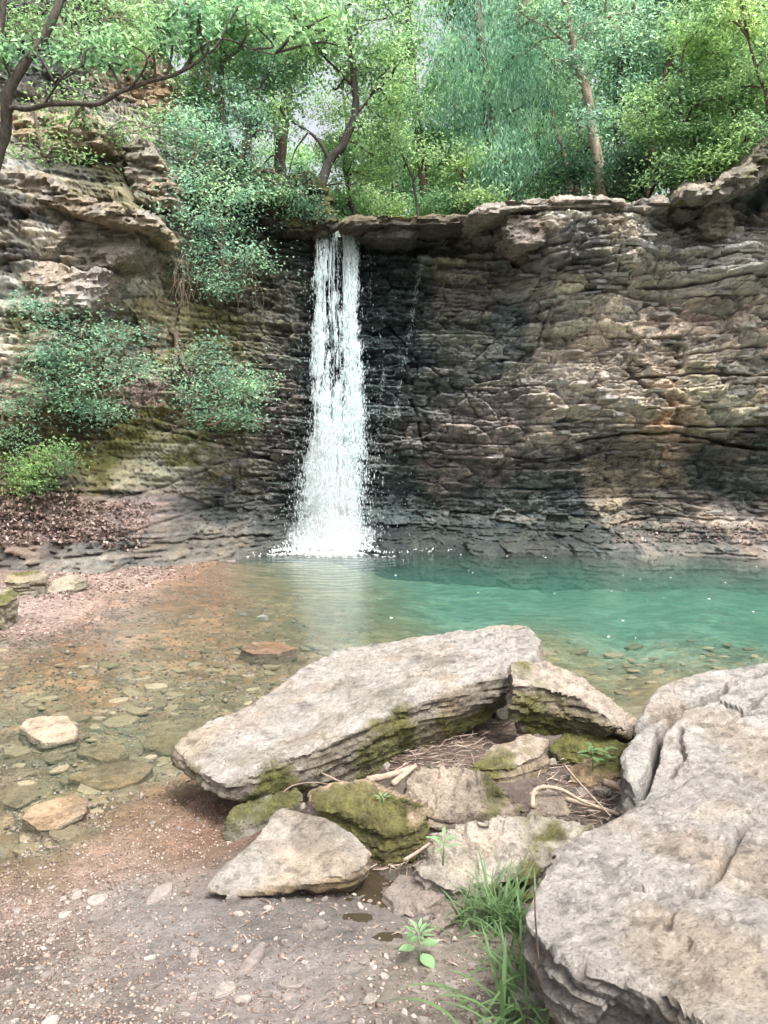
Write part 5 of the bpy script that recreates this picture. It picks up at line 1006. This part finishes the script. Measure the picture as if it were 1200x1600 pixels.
def leafy(u, v, label, leaves_, stem_h, leafm, z=None, name='seedling'):
    b = at_ground(u, v) if z is None else G(u, v, z); root = empty(name, b, label, 'plant')
    mesh_obj('stem', *tube([(0, 0, -.02), (.004, 0, stem_h * .5), (0, .004, stem_h)], [.004, .0035, .0025], 6), leafm, root)
    for (az, h, ln, w, elev) in leaves_:
        n, m = 8, 5; t = np.linspace(0, 1, n); d = np.array([math.cos(az) * math.cos(elev), math.sin(az) * math.cos(elev), math.sin(elev)]); s = np.array([-math.sin(az), math.cos(az), 0]); up = np.cross(d, s)
        prof = np.sin(np.pi * np.clip(t, .02, .98)) ** .75 * (1.12 - .3 * t); V = []
        for i in range(n):
            for j in np.linspace(-1, 1, m): V.append(np.array([0, 0, h]) + d * (.015 + ln * t[i]) + s * w * .5 * prof[i] * j + up * (abs(j) * .12 * w - .25 * ln * t[i] ** 2))
        F = [(i * m + j, i * m + j + 1, (i + 1) * m + j + 1, (i + 1) * m + j) for i in range(n - 1) for j in range(m - 1)]
        mesh_obj('leaf', V, F, leafm, root)
    return root
leafy(654, 1500, 'pale broad-leaved seedling growing in the mud at lower centre', [(3.4, .04, .056, .046, .25), (-.9, .025, .064, .052, -.05), (.35, .045, .06, .048, .2), (2.2, .045, .052, .038, .3)] + [(a, .085, .045, .015, .5) for a in np.arange(8) * .8 + .2] + [(a, .1, .034, .012, .8) for a in np.arange(5) * 1.25], .1, L_PALE)
leafy(692, 1345, 'narrow-leaved sprig on the mossy left end of the knobbly rock', [(a, .05 + .02 * (i % 3), .06, .016, .45) for i, a in enumerate(np.arange(9) * .7)], .1, L_PALE, z=.36, name='seedling')
leafy(925, 1212, 'green seedling with whorled leaves under the rounded green stone', [(a, .08 + .012 * i, .07, .03, .2) for i, a in enumerate(np.arange(8) * 2.4)], .16, L_GRASS, z=.3)
leafy(945, 1205, 'second smaller green seedling beside the whorled one', [(a, .07 + .012 * i, .055, .026, .25) for i, a in enumerate(np.arange(6) * 2.4)], .13, L_GRASS, z=.31)
leafy(880, 1560, 'broad-leaved weed standing in front of the near boulder\'s dark side', [(a, .03 + .022 * i, .11, .03, .35) for i, a in enumerate(np.arange(11) * 2.4)], .27, L_GRASS, z=.33)
leafy(598, 1255, 'tiny pale weed rooted in the moss of the ridged stone', [(a, .02, .03, .012, .5) for a in np.arange(6)], .03, L_PALE, z=.4)

# ------------------------------------------------------------------ stones of the bed and bank: parts of the ground
cob = []
for i in range(10):
    q = np.random.default_rng(400 + i); n = 7; a = np.linspace(0, 2 * np.pi, n, endpoint=False) + q.normal(0, .18, n); rr = q.uniform(.75, 1.15, n)
    lo = np.stack([np.cos(a) * rr, np.sin(a) * rr, np.full(n, -.5)], 1); hi = np.stack([np.cos(a) * rr * .97, np.sin(a) * rr * .97, .25 + q.normal(0, .12, n)], 1); tp = np.stack([np.cos(a) * rr * .72, np.sin(a) * rr * .72, .5 + q.normal(0, .1, n)], 1)
    V = np.vstack([lo, hi, tp]); F = [(k, (k + 1) % n, n + (k + 1) % n, n + k) for k in range(n)] + [(n + k, n + (k + 1) % n, 2 * n + (k + 1) % n, 2 * n + k) for k in range(n)] + [tuple(range(2 * n, 3 * n))]
    cob.append((V, F))
def stone_var(name, stops): return island_mat(name, stops, .8, obj_var=True, bump=.01)
M_BED = stone_var('bed_stone', [(0, (.13, .1, .065)), (.5, (.2, .16, .1)), (.85, (.27, .21, .14)), (1, (.34, .26, .18))])
M_BANK = stone_var('bank_stone', [(0, (.12, .1, .088)), (.5, (.18, .155, .138)), (.9, (.25, .22, .195)), (1, (.33, .295, .26))])
bed_me = []; bank_me = []
for V, F in cob:
    for lst, m in ((bed_me, M_BED), (bank_me, M_BANK)):
        me = bpy.data.meshes.new('stone'); me.from_pydata([tuple(v) for v in V], [], F); me.materials.append(m); me.update(); lst.append(me)
r = np.random.default_rng(71); k = 0; placed = []
while k < 290:
    if r.random() < .9: u, v = r.uniform(0, 560), 1000 + 330 * r.random()
    else: u, v = r.uniform(840, 1180), r.uniform(1000, 1090)
    p = G(u, v, -.1); z = gz1(p[0], p[1])
    if z > -.025: continue
    p = G(u, v, z); s = r.lognormal(-2.75, .4); s = min(s, .14)
    if any((p[0] - a) ** 2 + (p[1] - b_) ** 2 < ((s + c_) * .72) ** 2 for a, b_, c_ in placed): continue
    placed.append((p[0], p[1], s))
    o = bpy.data.objects.new('bed_stone', bed_me[k % 10]); COL.objects.link(o); o.parent = GROUND
    o.location = (p[0], p[1], z + .004); o.scale = (s, s * r.uniform(.55, .95), min(.03, s * .25)); o.rotation_euler = (r.normal(0, .08), r.normal(0, .08), r.normal(0, .5)); k += 1
k = 0
while k < 210:
    u, v = r.uniform(0, 800), 1600 - 330 * r.random() ** 1.3
    p = at_ground(u, v)
    if p[2] < .02: continue
    s = r.lognormal(-4.2, .45); s = min(s, .045)
    o = bpy.data.objects.new('bank_stone', bank_me[k % 10]); COL.objects.link(o); o.parent = GROUND
    o.location = (p[0], p[1], p[2] + s * .1); o.scale = (s, s * r.uniform(.5, .95), s * r.uniform(.35, .7)); o.rotation_euler = (r.normal(0, .2), r.normal(0, .2), r.uniform(0, 6.28)); k += 1
for (u, v, s) in [(470,1262,.03),(485,1280,.025),(500,1300,.022),(590,1335,.035),(615,1345,.03),(640,1335,.028),(655,1355,.03),(545,1215,.03),(520,1222,.025),(600,1200,.035),(700,1285,.035),(730,1290,.025),(800,1215,.05),(830,1205,.04),(860,1195,.05),(905,1240,.04),(940,1245,.05),(970,1270,.045),(925,1275,.035),(985,1230,.04),(460,1390,.022),(430,1398,.02),(400,1396,.025),(520,1385,.025),(545,1392,.02),(690,1440,.03),(640,1430,.025)]:
    p = at_ground(u, v); o = bpy.data.objects.new('bank_stone', bank_me[int(u) % 10]); COL.objects.link(o); o.parent = GROUND
    o.location = (p[0], p[1], p[2] + s * .3); o.scale = (s, s * r.uniform(.6, .95), s * r.uniform(.5, .9)); o.rotation_euler = (r.normal(0, .35), r.normal(0, .35), r.uniform(0, 6.28))
# named single stones in the mud
def loose(u, v, s, label, asp=.7, ht=.5, rz=0., i=0, m=None):
    p = at_ground(u, v); o = bpy.data.objects.new('stone', bank_me[i % 10].copy()); COL.objects.link(o)
    bm = bmesh.new(); bm.from_mesh(o.data); bmesh.ops.bevel(bm, geom=bm.edges[:], offset=.1, segments=2, affect='EDGES'); bm.to_mesh(o.data); bm.free()
    o.location = (p[0], p[1], p[2] + s * ht * .3); o.scale = (s, s * asp, s * ht); o.rotation_euler = (.1, -.1, rz); tag(o, label, 'stone'); return o
loose(494, 1450, .045, 'white rounded pebble alone on the mud below the triangular slab', .65, .6, .2, 1)
loose(352, 1553, .042, 'pale angular stone near the bottom edge beside a muddy streak', .8, .7, .9, 2)
loose(378, 1563, .03, 'little flat stone just right of the pale angular one', .7, .4, .2, 3)
loose(366, 1405, .04, 'pointed pale stone leaning under the triangular slab', .5, 1.1, .4, 4)
loose(250, 1400, .085, 'pale wedge of rock embedded in the gravel left of centre', .55, .35, 1.1, 5)
loose(150, 1408, .05, 'pale grey chip of rock on the gravel bank at left', .9, .25, .1, 6)
loose(160, 1432, .06, 'brown splinter of stone below the pale grey chip', .5, .3, .3, 7)
loose(395, 1505, .09, 'smooth mud-coated stone ridge low in the foreground', .35, .3, 1.2, 8)
loose(360, 880, .11, 'small tan stone at the water\'s edge on the far shore', .8, .6, .1, 9)
loose(410, 968, .08, 'small yellow stone breaking the shallow pool', .6, .8, .1, 2)
loose(380, 962, .07, 'tan stone just left of the small yellow one in the pool', .7, .6, .1, 3)
# gravel
def octa(C, sx, sy, sz, r):
    n = len(C); a = r.uniform(0, 6.28, n); B = np.array([[1, 0, 0], [0, 1, 0], [-1, 0, 0], [0, -1, 0], [0, 0, 1], [0, 0, -1.]])
    V = B[None] * r.uniform(.7, 1.25, (n, 6, 1)); V = V + r.normal(0, .12, V.shape); V = V * np.stack([sx, sy, sz], 1)[:, None]
    ca, sa = np.cos(a)[:, None], np.sin(a)[:, None]; X = V[..., 0] * ca - V[..., 1] * sa; Y = V[..., 0] * sa + V[..., 1] * ca
    V = np.stack([X, Y, V[..., 2]], -1) + C[:, None]
    F = np.array([[0, 1, 4], [1, 2, 4], [2, 3, 4], [3, 0, 4], [1, 0, 5], [2, 1, 5], [3, 2, 5], [0, 3, 5]])
    return V.reshape(-1, 3), (F[None] + (np.arange(n) * 6)[:, None, None]).reshape(-1, 3)
M_GRAVEL = island_mat('gravel', [(0, (.1, .07, .055)), (.35, (.18, .13, .105)), (.7, (.25, .19, .155)), (.95, (.29, .245, .21)), (1, (.36, .32, .29))], .8, bump=.006)
r = np.random.default_rng(81)
def scatter_px(n, u0, u1, v0, v1, keep):
    u = r.uniform(u0, u1, n); v = r.uniform(v0, v1, n); xc, yc = (u - 600) / FPX, -(v - 800) / FPX; dy = CP + yc * SP; dz = -SP + yc * CP
    z = np.full(n, .1)
    for _ in range(4):
        t = (z - CAM_Z) / dz; x, y = xc * t, dy * t; z = ground_z(x, y)
    m = keep(u, v, z); return np.stack([x, y, z], 1)[m]
near = scatter_px(26000, -40, 850, 1240, 1620, lambda u, v, z: (z > -.05) & (r.random(len(u)) < np.clip(.16 + .8 * sstep(.14, .02, z) + .5 * sstep(420, 0, u) * sstep(1380, 1500, v), 0, .95)))
far = scatter_px(7000, -60, 420, 870, 1010, lambda u, v, z: (z > -.06))
bedg = scatter_px(9000, -40, 600, 930, 1300, lambda u, v, z: (z < -.02))
C = np.vstack([near, far, bedg]); yv = C[:, 1]; s = np.clip(r.lognormal(-5.05, .42, len(C)), .002, .02) * np.where(yv > 6.5, 2.6, np.where(C[:, 2] < -.03, 1.7, 1))
V, F = octa(C + [0, 0, .002], s, s * r.uniform(.5, .9, len(s)), s * r.uniform(.3, .6, len(s)), r)
g = mesh_obj('gravel', V, F, M_GRAVEL, GROUND, smooth=False); g['kind'] = 'stuff'
# dead leaves on the left talus, on the shelf and in the pool margin
def cliff_pts(n, poly_u, poly_v):
    u = r.uniform(*poly_u, n); v = r.uniform(*poly_v, n); out = []
    for a, b_ in zip(u, v):
        q = cz(a, b_); ix = int(np.clip(np.searchsorted(cx, q[0]), 0, NX - 1)); iz = int(np.clip((q[1] + .9) / (ztop[ix] + .9) * (NZ - 1), 0, NZ - 1)); out.append((cx[ix] + r.normal(0, .02), CY[iz, ix] - .03, CZ[iz, ix] + .03))
    return np.array(out)
Lp = np.vstack([cliff_pts(1500, (0, 130), (765, 850)), cliff_pts(900, (100, 250), (785, 848)), cliff_pts(250, (180, 290), (590, 660)), cliff_pts(350, (960, 1200), (818, 850)), cliff_pts(120, (70, 120), (215, 260)), scatter_px(1500, 40, 330, 870, 935, lambda u, v, z: z > 0)])
V, F = leaves(Lp, r, .075, .05, updir=.7, spread=.6)
tag(mesh_obj('leaf_litter', V, F, M_LITTER, smooth=False), 'pinkish brown dead leaves lying on the left slope and ledges', 'leaf litter', kind='stuff')
# twigs and straw between the boulders
def straw(n, u0, u1, v0, v1, z0, seed, l0=.05, l1=.16):
    q = np.random.default_rng(seed); out = []
    for i in range(n):
        u, v = q.uniform(u0, u1), q.uniform(v0, v1); p = at_ground(u, v); p[2] += q.uniform(.0, z0); a = q.normal(.3, .9); L_ = q.uniform(l0, l1); d = np.array([math.cos(a), math.sin(a), q.normal(0, .12)]) * L_ / 2
        out.append(tube([p - d, p + q.normal(0, .006, 3), p + d], [.0016, .0026, .0014], 3))
    return out
tw = straw(420, 600, 830, 1135, 1215, .05, 1) + straw(300, 830, 1010, 1195, 1310, .05, 2) + straw(70, 560, 700, 1330, 1370, .03, 3) + straw(60, 300, 760, 1400, 1590, .008, 4, .02, .07) + straw(60, 380, 560, 1180, 1270, .04, 5)
tag(mesh_obj('twig_litter', *join(tw), M_TWIG), 'mat of dry reed stems and twigs between the boulders', 'twigs', kind='stuff')
def stick(pts, r0, r1, label, m=None, name='stick', sides=8, z=0):
    q = spline([np.array(G(u, v, h)) for u, v, h in pts], 5, .006, len(label)); b_ = q[0].copy()
    o = mesh_obj(name, *tube(q - b_, np.linspace(r0, r1, len(q)), sides, .1, len(label)), m or M_DRIFT); o.location = tuple(b_); return tag(o, label, 'stick')
stick([(832,1262,.42),(832,1240,.46),(845,1230,.48),(875,1234,.46),(905,1250,.42),(935,1262,.4)], .012, .006, 'bent grey root arching over the small round brown stone', name='driftwood')
stick([(945,1222,.38),(975,1232,.42),(990,1248,.42),(1005,1262,.42)], .02, .012, 'short thick broken branch against the cracked slab', name='driftwood')
stick([(885,1248,.36),(940,1262,.36),(970,1272,.36)], .013, .008, 'pale straight branch lying in the twig litter', name='driftwood')
stick([(880,1195,.42),(915,1232,.42),(955,1275,.4)], .006, .003, 'thin grey twig slanting down in front of the seedlings', M_TWIG)
stick([(575,1218,.42),(605,1212,.44),(645,1200,.46)], .02, .012, 'bleached strip of driftwood beside the ridged stone', name='driftwood')
stick([(612,1226,.42),(630,1212,.44),(650,1196,.46)], .016, .011, 'second bleached driftwood piece crossing the first', name='driftwood')
stick([(630,1345,.22),(655,1330,.25),(680,1312,.28)], .009, .006, 'grey stick wedged under the mossy rocks above the puddle', M_TWIG)
stick([(495,1524,.215),(510,1545,.215),(535,1562,.225)], .0055, .003, 'curved twig lying on the mud near the bottom edge', M_TWIG)
stick([(555,1562,.23),(590,1565,.24),(620,1566,.245)], .005, .003, 'short straight twig right of the curved twig on mud', M_TWIG)
stick([(430,1250,.22),(455,1228,.28),(490,1222,.32),(520,1226,.34)], .004, .002, 'wiry root curling out under the long pale slab', M_TWIG)
stick([(500,1206,.3),(540,1222,.3),(590,1218,.3),(640,1190,.3)], .005, .003, 'dark twig in the gap below the long pale slab', M_TWIG)
stick([(845,1560,.33),(842,1500,.62),(838,1430,.92),(838,1390,1.05)], .003, .0015, 'tall thin dry stalk rising from the lush grass clump', M_TWIG)
# hanging roots under the left bush and dry stems on the face
q = np.random.default_rng(5); tw = []
for i in range(110):
    u, v = q.uniform(275, 400), q.uniform(390, 440); Y = depth_at(u, v) - q.uniform(.15, .5); a = P(u, v, Y); b2 = P(u + q.normal(0, 14), v + q.uniform(25, 75), Y - .05); tw.append(tube(spline([a, (a + b2) / 2 + q.normal(0, .08, 3), b2], 3), [.006, .006, .005, .005, .004, .003, .003], 3))
tag(mesh_obj('hanging_roots', *join(tw), M_TWIG), 'dry roots and stems hanging below the big blue-green bush', 'roots', kind='stuff')
# small puddle in the mud
pm, nt, b = nmat('puddle_water'); b.inputs['Base Color'].default_value = (.035, .026, .017, 1); b.inputs['Roughness'].default_value = .06; b.inputs['Specular IOR Level'].default_value = .6
for i, (u, v, ru, rv, lab) in enumerate([(580,1395,42,26,'brown puddle in the mud right of the triangular slab'), (560,1440,24,13,'small round puddle in the mud'), (605,1470,26,14,'shallow puddle left of the pale seedling'), (560,1365,55,12,'dark wet pool under the triangular slab')]):
    c = at_ground(u, v); a = np.linspace(0, 2 * np.pi, 40, endpoint=False); rad = 1 + .3 * noise(np.stack([np.cos(a) * 1.5 + i, np.sin(a) * 1.5, a * 0], 1), 500 + i)
    ring = np.array([G(u + ru * math.cos(t) * k, v + rv * math.sin(t) * k, c[2]) for t, k in zip(a, rad)])
    gzz = ground_z(ring[:, 0], ring[:, 1]); zz = float(np.percentile(gzz, 35)) + .004
    V = [(p[0], p[1], zz) for p in ring] + [(c[0], c[1], zz)]; F = [(k, (k + 1) % 40, 40) for k in range(40)]
    tag(mesh_obj('puddle', V, F, pm, smooth=False), lab, 'puddle', kind='structure')
